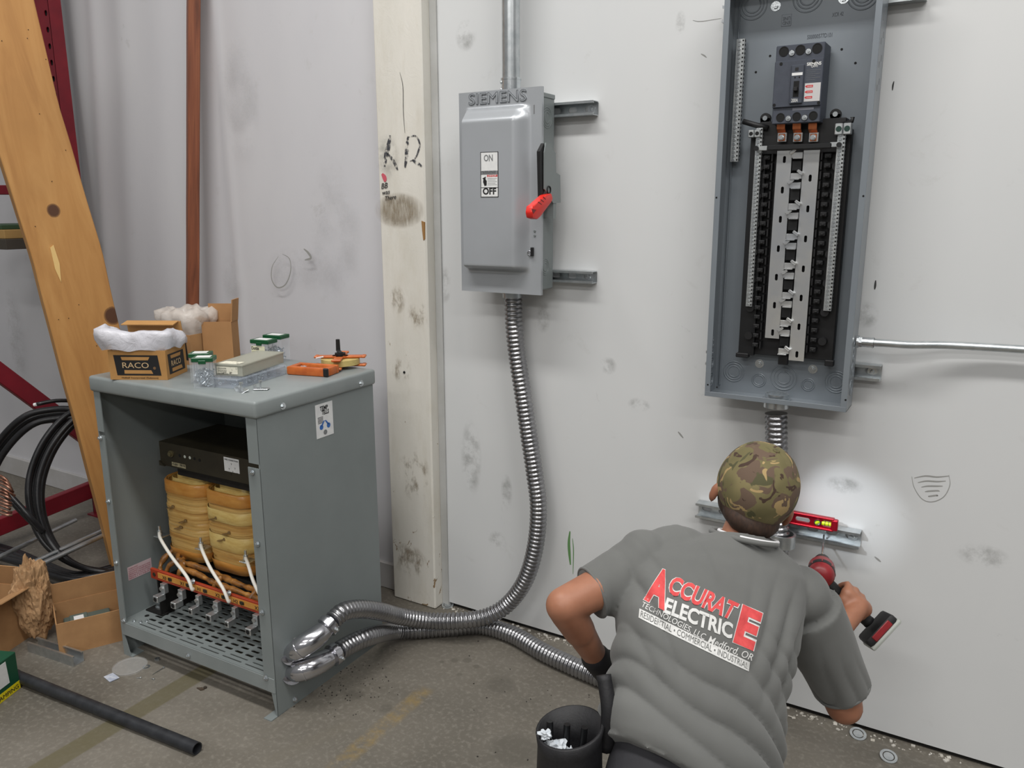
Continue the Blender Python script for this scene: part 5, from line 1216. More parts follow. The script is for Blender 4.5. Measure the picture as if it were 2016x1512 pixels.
for k in range(6): b = MB(); p, q = U(.67, .655-k*.024), U(.95-.1*(k % 2), .658-k*.024); b.box(p.x, q.x, yb2-.0064, yb2-.006, p.z, q.z); b.build('text_line', m_inkgrey, bk)
b = MB(); p, q = U(.655, .265), U(.975, .495); b.box(p.x, q.x, yb2-.0066, yb2-.006, p.z, q.z); wl_ = b.build('warning_label', M('silver_label', (196, 194, 194), .5), bk)
for v in (.455, .385, .315):
    b = MB(); p, q = U(.68, v-.014), U(.82, v+.016); b.xz([(p.x-.003, (p.z+q.z)/2), (p.x+.002, q.z), (q.x, q.z), (q.x, p.z), (p.x+.002, p.z)], yb2-.0069, yb2-.0066); o = b.build('danger_mark', m_red, wl_)
    text('DANGER', .004, frame(U(.705, v-.007, .0071), (1, 0, 0), (0, 0, 1)), m_text_w, o, extrude=.0001, width=bw*.10)
b = MB(); p, q = U(.42, .165), U(.86, .195); b.box(p.x, q.x, yb2-.0004, yb2, p.z, q.z); b.build('rating_strip', M('grey_strip', (120, 122, 132), .5), bk)
# connector at the panel bottom
p = wp(1529, 790, .095); b = MB(); b.ring((p.x, p.y, 1.108), (p.x, p.y, 1.128), .036, .032, 30).ring((p.x, p.y, 1.1085), (p.x, p.y, 1.115), .043, .034, 12).ring((p.x, p.y, 1.085), (p.x, p.y, 1.105), .040, .034, 30); tag(recenter(b.build('hose_connector', m_zinc, auto=35)), 'threaded connector ring standing in the bottom of the open panel', 'fitting')
# connector on the hose by the lower strut
p = wp(1548, 1062, .10); b = MB(); pz = wp(1538, 1062, .10); b.ring((pz.x+.002, pz.y, pz.z-.02), (pz.x+.002, pz.y, pz.z+.022), .042, .035, 26); 
tag(recenter(b.build('strut_clamp', m_galv, auto=35)), 'steel clamp band on the hose behind the neck of the worker', 'clamp')
# ------------------------------------------------------------------ red torpedo level lying on the strut
lx0, lx1 = -.56, wp(1650, 1035, .06).x; zl = .6985
lv = thing('spirit_level', 'short red metal spirit level with yellow green vials lying on the strut', 'level', (lx0, DW-.062, zl))
m_lred = M('anodised_red', (170, 16, 40), .3, .6)
b = MB(); L = lx1-lx0; H = .042
b.box(0, L-.012, -.010, .010, 0, .006, .0015).box(0, L-.012, -.010, .010, H-.006, H, .0015).box(0, .02, -.008, .008, .005, H-.005).box(L-.020, L, -.010, .010, .003, H-.003, .003)
f = lambda x, z, d: Vector((x, -.004+d, z)); cw = [(.02, .085, .05, .016), (.085, .15, .045, .016), (.15, .176, .019, .019), (.176, L-.018, .034, .020)]
for x0, x1, sw, sh_ in cw: b.slotcell(f, x0, x1, .005, H-.005, sw, sh_, .008)
b.build('frame', m_lred, lv, auto=30)
m_vial = G('vial_fluid'); m_vial.p(Base_Color=lin((206, 226, 40)), Roughness=.15); m_vial = m_vial.m
b = MB(); xc = (.176+L-.018)/2; b.cyl((xc-.015, 0, H/2), (xc+.015, 0, H/2), .0075, 14); v = b.build('vial', m_vial, lv, auto=35)
b = MB(); b.ring((xc-.006, 0, H/2), (xc-.0045, 0, H/2), .0078, .007, 14).ring((xc+.0045, 0, H/2), (xc+.006, 0, H/2), .0078, .007, 14); b.build('vial_line', m_ink, v)
b = MB(); b.ring((.163, -.007, H/2), (.163, .007, H/2), .0105, .008, 20); b.build('vial_ring', m_chrome, lv, auto=35)
b = MB(); b.cyl((.156, 0, H/2-.005), (.170, 0, H/2+.005), .0058, 12); b.build('vial', m_vial, lv, auto=35)
# ================================================================== WORKER
def blob(name, parts, voxel, smooth=8, disp=None, mat=None, parent=None, dec=None):
    """several closed shapes fused into one continuous surface"""
    b = bmesh.new()
    for p in parts:
        if p[0] == 'cap':                                  # tapered capsule
            _, p0, r0_, p1, r1_ = p; p0, p1 = Vector(p0), Vector(p1); n = 6
            for i in range(n+1):
                t = i/n; bmesh.ops.create_icosphere(b, subdivisions=3, radius=r0_+(r1_-r0_)*t, matrix=Matrix.Translation(p0.lerp(p1, t)))
            mb = MB(); mb.bm.free(); mb.bm = b; mb.cyl(p0, p1, r0_, 18, r1_)
        elif p[0] == 'ell':                                # ellipsoid: centre, axes (3 vectors scaled)
            _, c, X, Y, Z = p; m = Matrix(((X.x, Y.x, Z.x, c.x), (X.y, Y.y, Z.y, c.y), (X.z, Y.z, Z.z, c.z), (0, 0, 0, 1)))
            bmesh.ops.create_icosphere(b, subdivisions=4, radius=1, matrix=m)
        elif p[0] == 'loft':                               # rings of (centre, X half axis, Y half axis)
            rows = []
            for c, X, Y, ex in p[1]:
                row = []
                for k in range(40):
                    a = 2*math.pi*k/40; ca, sa = math.cos(a), math.sin(a)
                    row.append(b.verts.new(c+X*math.copysign(abs(ca)**ex, ca)+Y*math.copysign(abs(sa)**ex, sa)))
                rows.append(row)
            for A, B in zip(rows, rows[1:]):
                for k in range(40): b.faces.new((A[k], A[(k+1) % 40], B[(k+1) % 40], B[k]))
            b.faces.new(rows[0][::-1]); b.faces.new(rows[-1])
    bmesh.ops.recalc_face_normals(b, faces=b.faces)
    me = bpy.data.meshes.new(name); b.to_mesh(me); b.free()
    o = bpy.data.objects.new(name, me); C.objects.link(o)
    m = o.modifiers.new('r', 'REMESH'); m.mode = 'VOXEL'; m.voxel_size = voxel
    if smooth: s = o.modifiers.new('s', 'SMOOTH'); s.factor = .5; s.iterations = smooth
    dg = bpy.context.evaluated_depsgraph_get(); me2 = bpy.data.meshes.new_from_object(o.evaluated_get(dg)); bpy.data.objects.remove(o); me2.name = name
    if disp:
        me2.update(); N = [v.normal.copy() for v in me2.vertices]
        for v, nn in zip(me2.vertices, N): v.co += nn*disp(v.co, nn)
    me2.update(); return link(name, me2, mat, parent, smooth=True)
BR = (rt*.94 - up*.21 + fw*.27).normalized()            # towards his right hand side as seen from behind
BU = (rt*.17 + up*.89 + fw*.42); BU = (BU-BR*BU.dot(BR)).normalized()
BF = BU.cross(BR).normalized()                          # towards the wall
if BF.dot(fw) < 0: BF = -BF
def dq(x, y, d): return dp(x, y, d)
ROOT = Vector((dq(1345, 1590, 1.62).x, dq(1345, 1590, 1.62).y, 0))
wk = thing('person', 'person kneeling with their back turned, grey printed T-shirt, camouflage cap, drill in hand', 'person', ROOT)
def toroot(o): o.data.transform(Matrix.Translation(-ROOT)); o.parent = wk; return o
g = G('skin'); g.p(Base_Color=g.ramp(g.noise(14, 4, .6), [(.3, lin((150, 100, 76))), (.7, lin((168, 116, 90)))]), Roughness=.5); g.b.inputs['Subsurface Weight'].default_value = .08; g.b.inputs['Subsurface Radius'].default_value = (.01, .004, .002); m_skin = g.m
# --- key points
SHL, SHR = dq(1258, 1108, 1.84), dq(1588, 1182, 1.93)
ELL, WRL = dq(1110, 1192, 1.74), dq(1176, 1298, 1.87)
ELR, WRR = dq(1662, 1390, 1.98), dq(1654, 1240, 2.16)
PEL = dq(1345, 1590, 1.62); HC0 = dq(1490, 958, 1.93)
HU = (rt*.26 + up*.83 - fw*.49).normalized(); HF = (fw - HU*fw.dot(HU)).normalized(); HR = HF.cross(HU).normalized()
if HR.dot(rt) < 0: HR = -HR
# --- drill geometry (needed for the hand)
DR0, DTIP = dq(1616, 1138, 2.20), wp(1622, 1054, .028); DA = (DTIP-DR0).normalized()
HD0, HD1 = dq(1626, 1148, 2.265), dq(1712, 1226, 2.24); HA = (HD1-HD0).normalized(); HN = (rt*.70+up*.68); HN = (HN-HA*HN.dot(HA)).normalized(); HB_ = HA.cross(HN)
if HB_.dot(fw) < 0: HB_ = -HB_
hp_ = lambda t, n, d: HD0.lerp(HD1, t)+HN*n+HB_*d
parts = [('loft', [(dq(1345, 1590, 1.62), BR*.145, BF*.08, 1), (dq(1360, 1420, 1.70), BR*.135, BF*.075, 1), (dq(1395, 1250, 1.79), BR*.165, BF*.10, 1), (dq(1420, 1150, 1.85), BR*.165, BF*.09, 1), (dq(1440, 1090, 1.88), BR*.11, BF*.07, 1)]),
    ('cap', dq(1452, 1085, 1.91), .053, dq(1482, 1005, 1.965), .050),
    ('cap', SHL+BR*.02, .052, ELL, .040), ('cap', ELL, .040, WRL, .027), ('cap', ELL.lerp(WRL, .1), .040, ELL.lerp(WRL, .45), .036),
    ('cap', SHR-BR*.02, .056, ELR, .044), ('cap', ELR, .043, WRR, .029), ('cap', ELR.lerp(WRR, .1), .044, ELR.lerp(WRR, .5), .037),
    # head: skull, jaw, nose, brow, ears
    ('ell', HC0, HR*.080, HF*.098, HU*.105), ('ell', HC0+HF*.030-HU*.062, HR*.056, HF*.060, HU*.052), ('cap', HC0+HF*.100-HU*.015, .009, HC0+HF*.118-HU*.042, .013),
    ('ell', HC0+HF*.082+HU*.008, HR*.056, HF*.018, HU*.010), ('ell', HC0+HF*.090-HU*.072, HR*.024, HF*.010, HU*.008)]
for s_ in (-1, 1):
    ec = HC0+HR*(-.0865 if s_ < 0 else .099)-HU*(.046 if s_ < 0 else .052)-HF*.006
    parts += [('ell', ec, HR*.007*1.0+HF*.002*0, HF*.017, HU*.031), ('ell', ec+HR*s_*.006, HR*.006, HF*.013, HU*.025)]
# right hand closed round the drill handle
kt = (.30, .46, .62, .77)
palm = hp_(.55, .012, -.034)
parts += [('cap', WRR, .028, hp_(.62, .012, -.036), .026), ('cap', hp_(.34, .016, -.030), .020, hp_(.74, .016, -.030), .019), ('cap', hp_(.36, -.004, -.032), .018, hp_(.72, -.004, -.032), .018)]
for k, t_ in enumerate(kt):
    r = (.0098, .0102, .0098, .0086)[k]; L = (.0, .003, .001, -.004)[k]
    a_, b_, c_, d_ = hp_(t_, .026, -.030), hp_(t_-.02, .038+L, -.004), hp_(t_-.03, .026+L, .026), hp_(t_-.03, .002, .034)
    parts += [('cap', a_, r*1.15, b_, r*1.05), ('cap', b_, r*1.05, c_, r), ('cap', c_, r, d_, r*.85)]
th0, th1, th2 = hp_(.62, -.018, -.026), hp_(.36, -.030, -.010), hp_(.18, -.026, .014)
parts += [('cap', hp_(.70, 0, -.034), .016, th0, .0135), ('cap', th0, .0135, th1, .0115), ('cap', th1, .0115, th2, .0098)]
# left hand (in a dark glove) on the thigh
LH = dq(1212, 1335, 1.93)
parts += [('cap', WRL, .027, LH, .030)]
# legs: kneeling upright, shins on the floor
FH = Vector((fw.x, fw.y, 0)).normalized(); RH = Vector((rt.x, rt.y, 0)).normalized()
KN, AN, HIP = [], [], []
for s_ in (-1, 1):
    hip = PEL+RH*s_*.095; hip.z = .47; kn = hip+FH*.17+RH*s_*.06; kn.z = .078; an = kn-FH*.40; an.z = .062
    HIP.append(hip); KN.append(kn); AN.append(an)
    parts += [('cap', hip, .085, kn, .058), ('cap', kn, .056, an, .038), ('cap', an, .038, an-FH*.09-Vector((0, 0, .01)), .034)]
body = toroot(blob('body', parts, .0055, 5, None, m_skin))
# eyes and mouth
for s_ in (-1, 1):
    b = MB(); c = HC0+HF*.088+HR*s_*.031-HU*.010; bmesh.ops.create_uvsphere(b.bm, u_segments=16, v_segments=10, radius=.0115, matrix=Matrix.Translation(c)); e = toroot(b.build('eye', M('eye_white', (224, 220, 214), .3) if s_ < 0 else bpy.data.materials['eye_white'], smooth=True))
# --- T-shirt
def torsoring(px, py, d, hw, th, tilt=0., ex=.9):
    X = (BR + BU*tilt).normalized(); return (dq(px, py, d), X*(hw*d/FPX), BF*th, ex)
tor = ('loft', [torsoring(1352, 1545, 1.645, 196, .128, -.42), torsoring(1356, 1500, 1.66, 192, .130, -.30), torsoring(1363, 1430, 1.69, 189, .127, -.12), torsoring(1372, 1360, 1.72, 184, .124, 0), torsoring(1384, 1295, 1.75, 184, .124), torsoring(1398, 1225, 1.79, 192, .122), torsoring(1410, 1172, 1.83, 194, .116), torsoring(1420, 1128, 1.86, 184, .106), torsoring(1432, 1098, 1.88, 156, .09), torsoring(1442, 1076, 1.895, 104, .075), torsoring(1452, 1062, 1.90, 70, .066)])
HML, HMR = dq(1163, 1168, 1.79), dq(1660, 1356, 1.98)
def sleeve(a, c, ra, rc, flat=1.):
    d = (c-a).normalized(); x = (rt-d*rt.dot(d)).normalized() if abs(d.dot(rt)) < .8 else (up-d*up.dot(d)).normalized(); y = d.cross(x)
    return ('loft', [(a.lerp(c, t), x*(ra+(rc-ra)*t), y*(ra+(rc-ra)*t)*flat, 1) for t in (0, .15, .3, .45, .6, .75, .9, 1.)])
sp = [tor, sleeve(dq(1268, 1118, 1.84), HML, .078, .060), sleeve(dq(1584, 1198, 1.92), HMR, .088, .068),
      ('ell', dq(1268, 1100, 1.84), rt*.064, up*.066, fw*.075), ('ell', dq(1330, 1084, 1.86), rt*.085, up*.058, fw*.07), ('ell', dq(1578, 1172, 1.915), rt*.066, up*.070, fw*.08)]
def folds_shirt(p, nn):
    q = p-dq(1400, 1250, 1.75); u, v = q.dot(BR), q.dot(BU)
    nz = noise.noise(p*5.5); n2 = noise.noise(p*13)
    low = max(0., min(1., (.02-v)/.12))                     # diagonal drag folds in the lower back
    d1 = (abs(math.sin(((v*.88+u*.62+.55*u*u)*104 + nz*4.4)/2))**.75-.55)*.017*low*(.45+.55*abs(noise.noise(p*3.1+Vector((4, 0, 0)))*2))
    arm = math.exp(-((u-.15)/.09)**2-((v+.02)/.10)**2)      # folds pulling from the right armpit
    d2 = (abs(math.sin(((u*.9-v*.5)*115+nz*3)/2))**.75-.55)*.020*arm
    arl = math.exp(-((u+.165)/.05)**2-((v-.03)/.12)**2); d3 = (abs(math.sin(((u*.95+v*.35)*130+nz*2)/2))**.75-.55)*.015*arl
    top = math.exp(-((u-.0)/.02)**2)*.0 + math.exp(-((u+.035+.2*(v-.12))/.006)**2)*max(0, min(1, (v-.09)/.05))*.002
    return d1+d2+d3+top+n2*.0012+nz*.002
g = G('grey_cotton'); n = g.noise(5, 4, .6); g.p(Base_Color=g.ramp(n, [(.3, lin((98, 99, 97))), (.7, lin((106, 107, 105)))]), Roughness=.9)
g.b.inputs['Sheen Weight'].default_value = .15; g.bump(g.noise(420, 2, .5), .12, .001); m_shirt = g.m
shirt = blob('t_shirt', sp, .0062, 4, folds_shirt, m_shirt)
bvh = BVHTree.FromPolygons([v.co.copy() for v in shirt.data.vertices], [p.vertices[:] for p in shirt.data.polygons])
toroot(shirt)
# collar
b = MB(); cpt = []
NC = dq(1464, 1058, 1.885); NU = (HU*.4+BU*.6).normalized(); NX = (BR-NU*BR.dot(NU)).normalized(); NY = NU.cross(NX)
for k in range(36):
    a_ = 2*math.pi*k/36; cpt.append(NC+NX*math.cos(a_)*.073+NY*math.sin(a_)*.080)
b.tube(cpt, .0065, 8, closed=True); o = toroot(b.build('collar', m_shirt, smooth=True))
b = MB(); b.tube([p+NU*.0045-(p-NC)*.10+BR*.011 for p in cpt], .0042, 8, closed=True); o = toroot(b.build('undershirt_collar', M('undershirt_white', (226, 226, 228), .8), smooth=True))
for pt, r in (((1312, 1030), 0),): pass
# hem bands of the sleeves
for (a_, c_, r) in ((dq(1268, 1118, 1.84), HML, .0615), (dq(1584, 1198, 1.92), HMR, .0695)):
    d = (c_-a_).normalized(); x = (rt-d*rt.dot(d)).normalized() if abs(d.dot(rt)) < .8 else (up-d*up.dot(d)).normalized(); y = d.cross(x); b = MB()
    b.tube([c_-d*.004+x*math.cos(t*.1745)*(r-.004)+y*math.sin(t*.1745)*(r-.004) for t in range(36)], .0035, 6, closed=True); o = toroot(b.build('sleeve_hem', m_shirt, smooth=True))
# --- print on the back, laid on the cloth along one fixed direction
vdir = ray(1365, 1205).normalized()
PO_, PA_, PB_ = dp(1250, 1212, 1.60), dp(1475, 1318, 1.66), dp(1301, 1116, 1.68)
def oncloth(x, y, off):
    x, y = x-1250, y-1212; ax, ay, bx, by = 225., 106., 51., -96.; det = ax*by-ay*bx
    s_, t_ = (x*by-y*bx)/det, (ax*y-ay*x)/det
    P = PO_+(PA_-PO_)*s_+(PB_-PO_)*t_ - vdir*.25; h = bvh.ray_cast(P, vdir)
    if h[0] is None: return P+vdir*.25
    nn = h[1] if h[1].dot(vdir) < 0 else -h[1]; return h[0]-vdir*off+nn*.0003
def clothprint(me, name, mat, quad, off):
    """map the mesh bounds to a quad (bl, br, tr, tl), then drop it on the cloth"""
    xs = [v.co.x for v in me.vertices]; ys = [v.co.y for v in me.vertices]; x0, x1, y0, y1 = min(xs), max(xs), min(ys), max(ys)
    b = bmesh.new(); b.from_mesh(me); bmesh.ops.remove_doubles(b, verts=b.verts, dist=1e-6)
    for v in b.verts:
        s_, t_ = (v.co.x-x0)/(x1-x0), (v.co.y-y0)/(y1-y0); q = quad
        X = (q[0][0]*(1-s_)+q[1][0]*s_)*(1-t_)+(q[3][0]*(1-s_)+q[2][0]*s_)*t_; Y = (q[0][1]*(1-s_)+q[1][1]*s_)*(1-t_)+(q[3][1]*(1-s_)+q[2][1]*s_)*t_
        v.co = Vector((X, Y, 0))
    bmesh.ops.triangulate(b, faces=b.faces)
    for it in range(4):
        es = [e for e in b.edges if e.calc_length() > 5.5]
        if not es: break
        bmesh.ops.subdivide_edges(b, edges=es, cuts=1); bmesh.ops.triangulate(b, faces=b.faces)
    for v in b.verts: v.co = oncloth(v.co.x, v.co.y, off)
    m2 = bpy.data.meshes.new(name); b.to_mesh(m2); b.free(); o = link(name, m2, mat); return toroot(o)
m_pr = M('print_red', (222, 84, 84), .8, 0, (204, 70, 72), 60); m_pw = M('print_white_cloth', (222, 222, 220), .8, 0, (206, 206, 204), 50)
def T2(s, off=0., sh=0.): return textmesh(s, 1, extrude=0, offset=off, shear=sh)
def ex(q, e):
    c = (sum(p[0] for p in q)/4, sum(p[1] for p in q)/4); return [(p[0]+(1 if p[0] > c[0] else -1)*e, p[1]+(1 if p[1] > c[1] else -1)*e*.6) for p in q]
for s_, q, bo in (('A', [(1262, 1180), (1306, 1203), (1322, 1125), (1290, 1112)], .05), ('CCURAT', [(1311, 1167), (1441, 1222), (1462, 1189), (1326, 1131)], .035), ('E', [(1443, 1264), (1484, 1282), (1511, 1209), (1469, 1190)], .05)):
    clothprint(T2(s_, bo+.030), 'shirt_print', m_pw, ex(q, 1.6), .0010); clothprint(T2(s_, bo), 'shirt_print', m_pr, q, .0018)
clothprint(T2('ELECTRIC', .035), 'shirt_print', m_pw, [(1303, 1206), (1441, 1259), (1446, 1228), (1312, 1176)], .0012)
clothprint(T2('TECHNOLOGIES, LLC', 0, .2), 'shirt_print', m_pw, [(1258, 1196), (1385, 1262), (1390, 1249), (1261, 1184)], .0010)
clothprint(T2('Medford, OR', .004, .3), 'shirt_print', m_pw, [(1390, 1268), (1480, 1303), (1484, 1288), (1395, 1250)], .0010)
mbar = bpy.data.meshes.new('bar'); bb = bmesh.new(); bmesh.ops.create_grid(bb, x_segments=24, y_segments=3, size=.5); bb.to_mesh(mbar); bb.free()
clothprint(mbar, 'shirt_print', m_pw, [(1252, 1216), (1473, 1321), (1476, 1303), (1254, 1198)], .0010)
clothprint(T2('RESIDENTIAL • COMMERCIAL • INDUSTRIAL'), 'shirt_print', m_shirt, [(1256, 1214), (1470, 1316), (1473, 1305), (1258, 1202)], .0016)
# --- trousers, belt, boots, glove
tp_ = [('loft', [(PEL-Vector((0, 0, .10)), BR*.17, FH*.13, 1), (PEL+Vector((0, 0, .0)), BR*.178, BF*.118, .9), (dq(1350, 1500, 1.665), BR*.168, BF*.10, .9), (dq(1356, 1440, 1.69), BR*.155, BF*.09, .9)])]
for hip, kn, an in zip(HIP, KN, AN): tp_ += [('cap', hip, .105, kn, .074), ('cap', kn, .072, an, .055)]
m_trs = M('dark_trousers', (38, 38, 42), .85, 0, (46, 46, 50), 12, .2, 200)
toroot(blob('trousers', tp_, .009, 3, lambda p, n_: noise.noise(p*14)*.003, m_trs))
for an in AN:
    toroot(blob('boot', [('cap', an, .048, an-FH*.05, .046), ('cap', an-FH*.05-Vector((0, 0, .005)), .045, an-FH*.15-Vector((0, 0, .018)), .038)], .007, 3, None, M('boot_leather', (70, 52, 38), .6) if an is AN[0] else bpy.data.materials['boot_leather']))
m_glv = M('dark_glove', (30, 28, 32), .7)
gl = [('cap', WRL.lerp(LH, -.10), .034, LH, .037)]
dd_ = (LH-WRL).normalized(); sx = BF.cross(dd_).normalized()
for k in range(4):
    o_ = sx*(k-1.5)*.021; a_ = LH+o_; b_ = a_+dd_*.035+BF*.01; c_ = b_+dd_*.016-BU*.02; gl += [('cap', a_, .0115, b_, .0105), ('cap', b_, .0105, c_, .0095)]
gl += [('cap', LH-sx*.02, .013, LH-sx*.05+dd_*.02, .0105)]
toroot(blob('glove', gl, .005, 3, None, m_glv))
# --- cap and hair
g = G('camouflage'); v = g.map((1, 1, 1)); wv = g.n.new('ShaderNodeMix'); 
n1 = g.noise(17, 2, .5, v, .9); n2 = g.noise(15, 2, .5, g.map(loc=(3, 1, 2)), 1.1); n3 = g.noise(20, 2, .5, g.map(loc=(7, 4, 1)), 1.2)
col = g.ramp(g.noise(9, 2), [(.4, lin((104, 97, 64))), (.6, lin((124, 114, 78)))])
col = g.mix(g.ramp(n1, [(.52, 0.), (.54, 1.)]), col, lin((98, 80, 66)))
col = g.mix(g.ramp(n2, [(.58, 0.), (.60, 1.)]), col, lin((78, 76, 50)))
col = g.mix(g.ramp(n3, [(.59, 0.), (.60, 1.)]), col, lin((166, 142, 98)))
col = g.mix(g.ramp(n3, [(.33, 1.), (.345, 0.)]), col, lin((66, 48, 38)))
g.p(Base_Color=col, Roughness=.85); g.bump(g.noise(300, 2), .1, .001); m_camo = g.m
b = MB(); NU_, NV_ = 64, 30; rows = []
HCc = HC0+HU*.006-HF*.002
for j in range(NV_+1):
    row = []
    for i in range(NU_):
        a_ = 2*math.pi*i/NU_; d0 = Vector((math.cos(a_), math.sin(a_), 0)); front = d0.y
        low = math.radians(-19+9*d0.x-15*max(0, -front)+12*max(0, front))      # lower at the back
        el = math.radians(90)+(low-math.radians(90))*j/NV_
        rx, ry, rz_ = .0945, .110, .104
        seam = .0010*math.exp(-(((a_ % (math.pi/3))-math.pi/6)/.05)**2)
        fl_ = 1+.012*noise.noise(Vector((d0.x*2, d0.y*2, el*2)))
        ce = math.cos(el); p = HCc+(HR*(d0.x*ce*rx)+HF*(d0.y*ce*ry)+HU*(math.sin(el)*rz_))*(fl_-seam*6)
        row.append(b.bm.verts.new(p))
    rows.append(row)
for A, B in zip(rows, rows[1:]):
    for i in range(NU_):
        j = (i+1) % NU_
        if A is rows[0]:
            if i == 0: continue
        b.bm.faces.new((A[i], A[j], B[j], B[i])) if A is not rows[0] else None
top = rows[1]; b.bm.faces.new(top)
for v in rows[0]: b.bm.verts.remove(v)
inner = [b.bm.verts.new(HCc+(v.co-HCc)*.955+HU*.004) for v in rows[-1]]
for i in range(NU_): j = (i+1) % NU_; b.bm.faces.new((rows[-1][i], rows[-1][j], inner[j], inner[i]))
cp = toroot(b.build('cap', m_camo, smooth=True))
b = MB(); bmesh.ops.create_uvsphere(b.bm, u_segments=16, v_segments=8, radius=1, matrix=frame(HCc+HU*.1045, HR, HF) @ Matrix.Diagonal((.0085, .0085, .004, 1))); bt = b.build('cap_button', m_camo, smooth=True); bt.data.transform(Matrix.Translation(-ROOT)); bt.parent = cp
b = MB(); V = []
for j in range(9):
    t_ = j/8; V.append([])
    for i in range(21):
        a_ = math.radians(35+110*i/20); p = HCc+HR*math.cos(a_)*.0935*(1-.32*t_)+HF*(math.sin(a_)*.106+t_*.065*math.sin(a_)**.6)-HU*(.030+.022*t_+.012*math.cos(a_)**2*2); V[-1].append(p)
for k_, (zo) in enumerate((0, .003)):
    R = [[b.bm.verts.new(p-HU*zo) for p in r_] for r_ in V]
    for A, B in zip(R, R[1:]):
        for i in range(20): b.bm.faces.new((A[i], A[i+1], B[i+1], B[i]))
vs_ = b.build('visor', m_camo, smooth=True); vs_.data.transform(Matrix.Translation(-ROOT)); vs_.parent = cp
def hair_d(p, n_): return noise.noise(Vector((p.x*60, p.y*60, p.z*16)))*.0022
hr = blob('hair', [('ell', HC0-HF*.010-HU*.030, HR*.0815, HF*.090, HU*.080), ('ell', HC0-HF*.060-HU*.048, HR*.068, HF*.058, HU*.042)], .0045, 3, hair_d, M('dark_brown_hair', (48, 34, 26), .7, 0, (66, 46, 34), 60, stretch=(3, 3, 1)))
# keep the hair off the face
bm_ = bmesh.new(); bm_.from_mesh(hr.data); bmesh.ops.bisect_plane(bm_, geom=list(bm_.verts)+list(bm_.edges)+list(bm_.faces), plane_co=HC0+HF*.012, plane_no=HF, clear_outer=True); bm_.to_mesh(hr.data); bm_.free(); toroot(hr)
# ------------------------------------------------------------------ tool pouch on the left hip (hangs on the belt: a thing of its own)
m_pouch = M('pouch_nylon', (20, 20, 23), .6, 0, (30, 30, 33), 30, .3, 200)
PC = dq(1122, 1432, 1.64); tpth = thing('tool_pouch', 'black open tool pouch with white scraps hanging at the left hip of the worker', 'pouch', (PC.x, PC.y, PC.z-.22))
PCo = Vector(tpth.location)
def pring(c, rx, ry, tilt=0): return [c+RH*math.cos(t)*rx+FH*math.sin(t)*ry+Vector((0, 0, -math.cos(t)*tilt)) for t in [2*math.pi*k/36 for k in range(36)]]
b = MB(); prof = [(.0, .058, .058), (.05, .064, .066), (.12, .068, .070), (.19, .066, .068), (.22, .070, .074), (.222, .064, .068), (.15, .056, .058), (.06, .05, .05)]
R = [[b.bm.verts.new(p) for p in pring(Vector((0, 0, z)), rx, ry, -.012*(z > .1))] for z, rx, ry in prof]
for A, B in zip(R, R[1:]):
    for i in range(36): b.bm.faces.new((A[i], A[(i+1) % 36], B[(i+1) % 36], B[i]))
b.bm.faces.new(R[0][::-1]); b.bm.faces.new(R[-1]); b.build('pouch_body', m_pouch, tpth, smooth=True)
b = MB(); q = [PC+RH*.075+FH*.0+Vector((0, 0, -.05)), PC+RH*.078+Vector((0, 0, .04)), PC+RH*.070+FH*.03+Vector((0, 0, .10))]; b.tube([p-PCo for p in crv(q, 6)], .016, 10); b.build('belt_loop', m_pouch, tpth, smooth=True)
b = MB(); c0 = PC-PCo; 
for k in range(3): b.cyl(c0+RH*(.02-.03*k)+Vector((0, 0, -.12)), c0+RH*(.03-.035*k)+FH*.01*k+Vector((0, 0, .0)), .009, 10, .007)
b.build('tool_handle', m_black2, tpth, auto=40)
m_scrap = M('white_scrap', (196, 202, 208), .6)
for k, (dx, dz, s) in enumerate(((-.028, -.03, .020), (.0, -.04, .014), (-.052, .004, .012))):
    crumple('scrap', PC+RH*dx-FH*.02+Vector((0, 0, dz-.015)), s, s*.8, s*.7, m_scrap, ('largest white scrap of paper lying in the black tool pouch', 'second white scrap, lower in the black tool pouch', 'tiny white scrap on the rim of the black tool pouch')[k], 'scrap', k+9, .9, 3, 2.4)
# ------------------------------------------------------------------ drill
dr = thing('drill', 'red and black cordless drill in the right hand of the kneeling worker', 'drill', HD1-Vector((0, 0, .05)))
DO = Vector(dr.location); dm = lambda p: p-DO
m_dred = M('drill_red', (146, 34, 40), .4, 0, (120, 26, 32), 20)
b = MB(); prof = [(0, .012), (.004, .024), (.014, .033), (.03, .036), (.085, .036), (.10, .031), (.105, .026)]
def lathe(b, p0, ax, prof, seg=24):
    q = ax.to_track_quat('Z', 'Y').to_matrix(); R = [[b.bm.verts.new(p0+q@Vector((math.cos(2*math.pi*k/seg)*r, math.sin(2*math.pi*k/seg)*r, z))) for k in range(seg)] for z, r in prof]
    for A, B in zip(R, R[1:]):
        for k in range(seg): b.bm.faces.new((A[k], A[(k+1) % seg], B[(k+1) % seg], B[k]))
    b.bm.faces.new(R[0][::-1]); b.bm.faces.new(R[-1]); return b
lathe(b, dm(DR0), DA, prof); b.build('motor_housing', m_dred, dr, auto=50)
b = MB(); lathe(b, dm(DR0+DA*.030), DA, [(0, .02), (.0005, .0366), (.010, .0372), (.018, .0372), (.026, .0366), (.026, .01)]); 
b.build('end_cap', m_black, dr, auto=50)
b = MB()
for k in range(8):
    q = DA.to_track_quat('Z', 'Y').to_matrix()@Vector((math.cos(k*.785), math.sin(k*.785), 0)); b.cyl(dm(DR0+DA*.036+q*.036), dm(DR0+DA*.052+q*.036), .0022, 6)
b.build('air_vents', m_dred, dr)
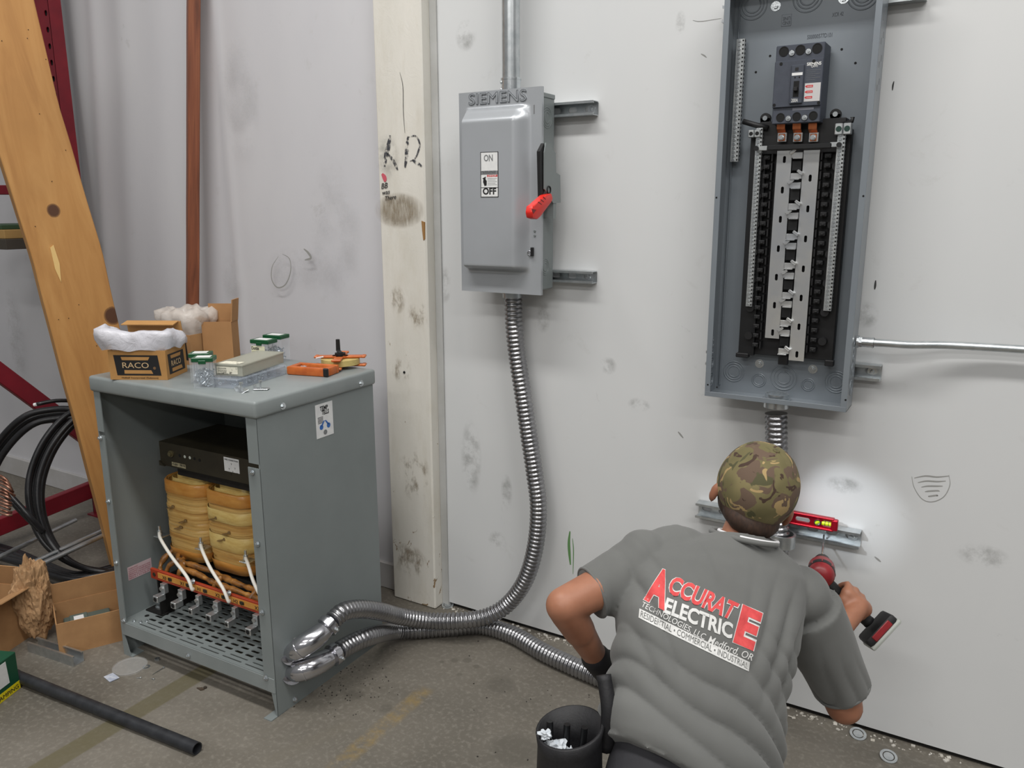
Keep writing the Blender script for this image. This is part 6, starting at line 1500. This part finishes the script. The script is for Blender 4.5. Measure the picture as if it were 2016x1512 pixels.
b = MB(); lathe(b, dm(DR0+DA*.104), DA, [(0, .026), (.02, .025), (.045, .022), (.06, .012), (.062, .006)]); b.build('chuck', m_black2, dr, auto=50)
b = MB(); b.cyl(dm(DR0+DA*.16), dm(DTIP), .0036, 10, .0030); b.cyl(dm(DR0+DA*.16), dm(DR0+DA*.20), .0055, 6); b.build('driver_bit', m_zinc, dr, auto=40)
hq = [HD0-HA*.01+HB_*.0, HD0.lerp(HD1, .3), HD0.lerp(HD1, .7), HD1]
b = MB(); b.tube([dm(p) for p in crv(hq, 5)], .019, 16, rf=lambda i: .0185+.0015*math.sin(i*.8)); b.build('handle', m_black, dr, smooth=True)
m = frame(dm(HD1+HA*.012), HN, HB_) 
zz_ = m.to_3x3()@Vector((0, 0, 1)); sgn = 1 if zz_.dot(HA) > 0 else -1
b = MB(); b.box(-.050, .056, -.038, .040, min(0, sgn*.034), max(0, sgn*.034), .009, mat=m, seg=2); b.build('battery', m_black, dr, auto=40)
b = MB(); b.box(-.053, .059, -.041, .043, min(sgn*.022, sgn*.036), max(sgn*.022, sgn*.036), .006, mat=m, seg=2); b.build('battery_edge', M('battery_grey', (168, 172, 166), .5), dr, auto=40)
b = MB(); b.box(-.030, .036, -.0405, -.037, min(sgn*.004, sgn*.022), max(sgn*.004, sgn*.022), .002, mat=m); b.build('battery_badge', m_dred, dr)
b = MB(); b.cyl(dm(HD0+HN*0+HA*.028-HB_*.0+DA*.018), dm(HD0+HA*.028+DA*.028), .008, 10); b.build('trigger', m_dred, dr, auto=40)
# white lamp clipped under the visor of the cap
sl = bpy.data.lights.new('cap_lamp', 'SPOT'); sl.energy = 13; sl.color = (.88, .94, 1); sl.spot_size = math.radians(31); sl.spot_blend = .95; sl.shadow_soft_size = .012
so = bpy.data.objects.new('cap_lamp', sl); C.objects.link(so); so.location = HC0+HF*.185-HU*.055
b = MB(); b.cyl(so.location-HF*.02+HU*.004-ROOT, so.location-HF*.004-ROOT, .012, 14); bl_ = b.build('cap_light', m_black, None, auto=35); bl_.parent = cp
so.rotation_euler = (wp(1672, 1008)-so.location).to_track_quat('-Z', 'Y').to_euler()
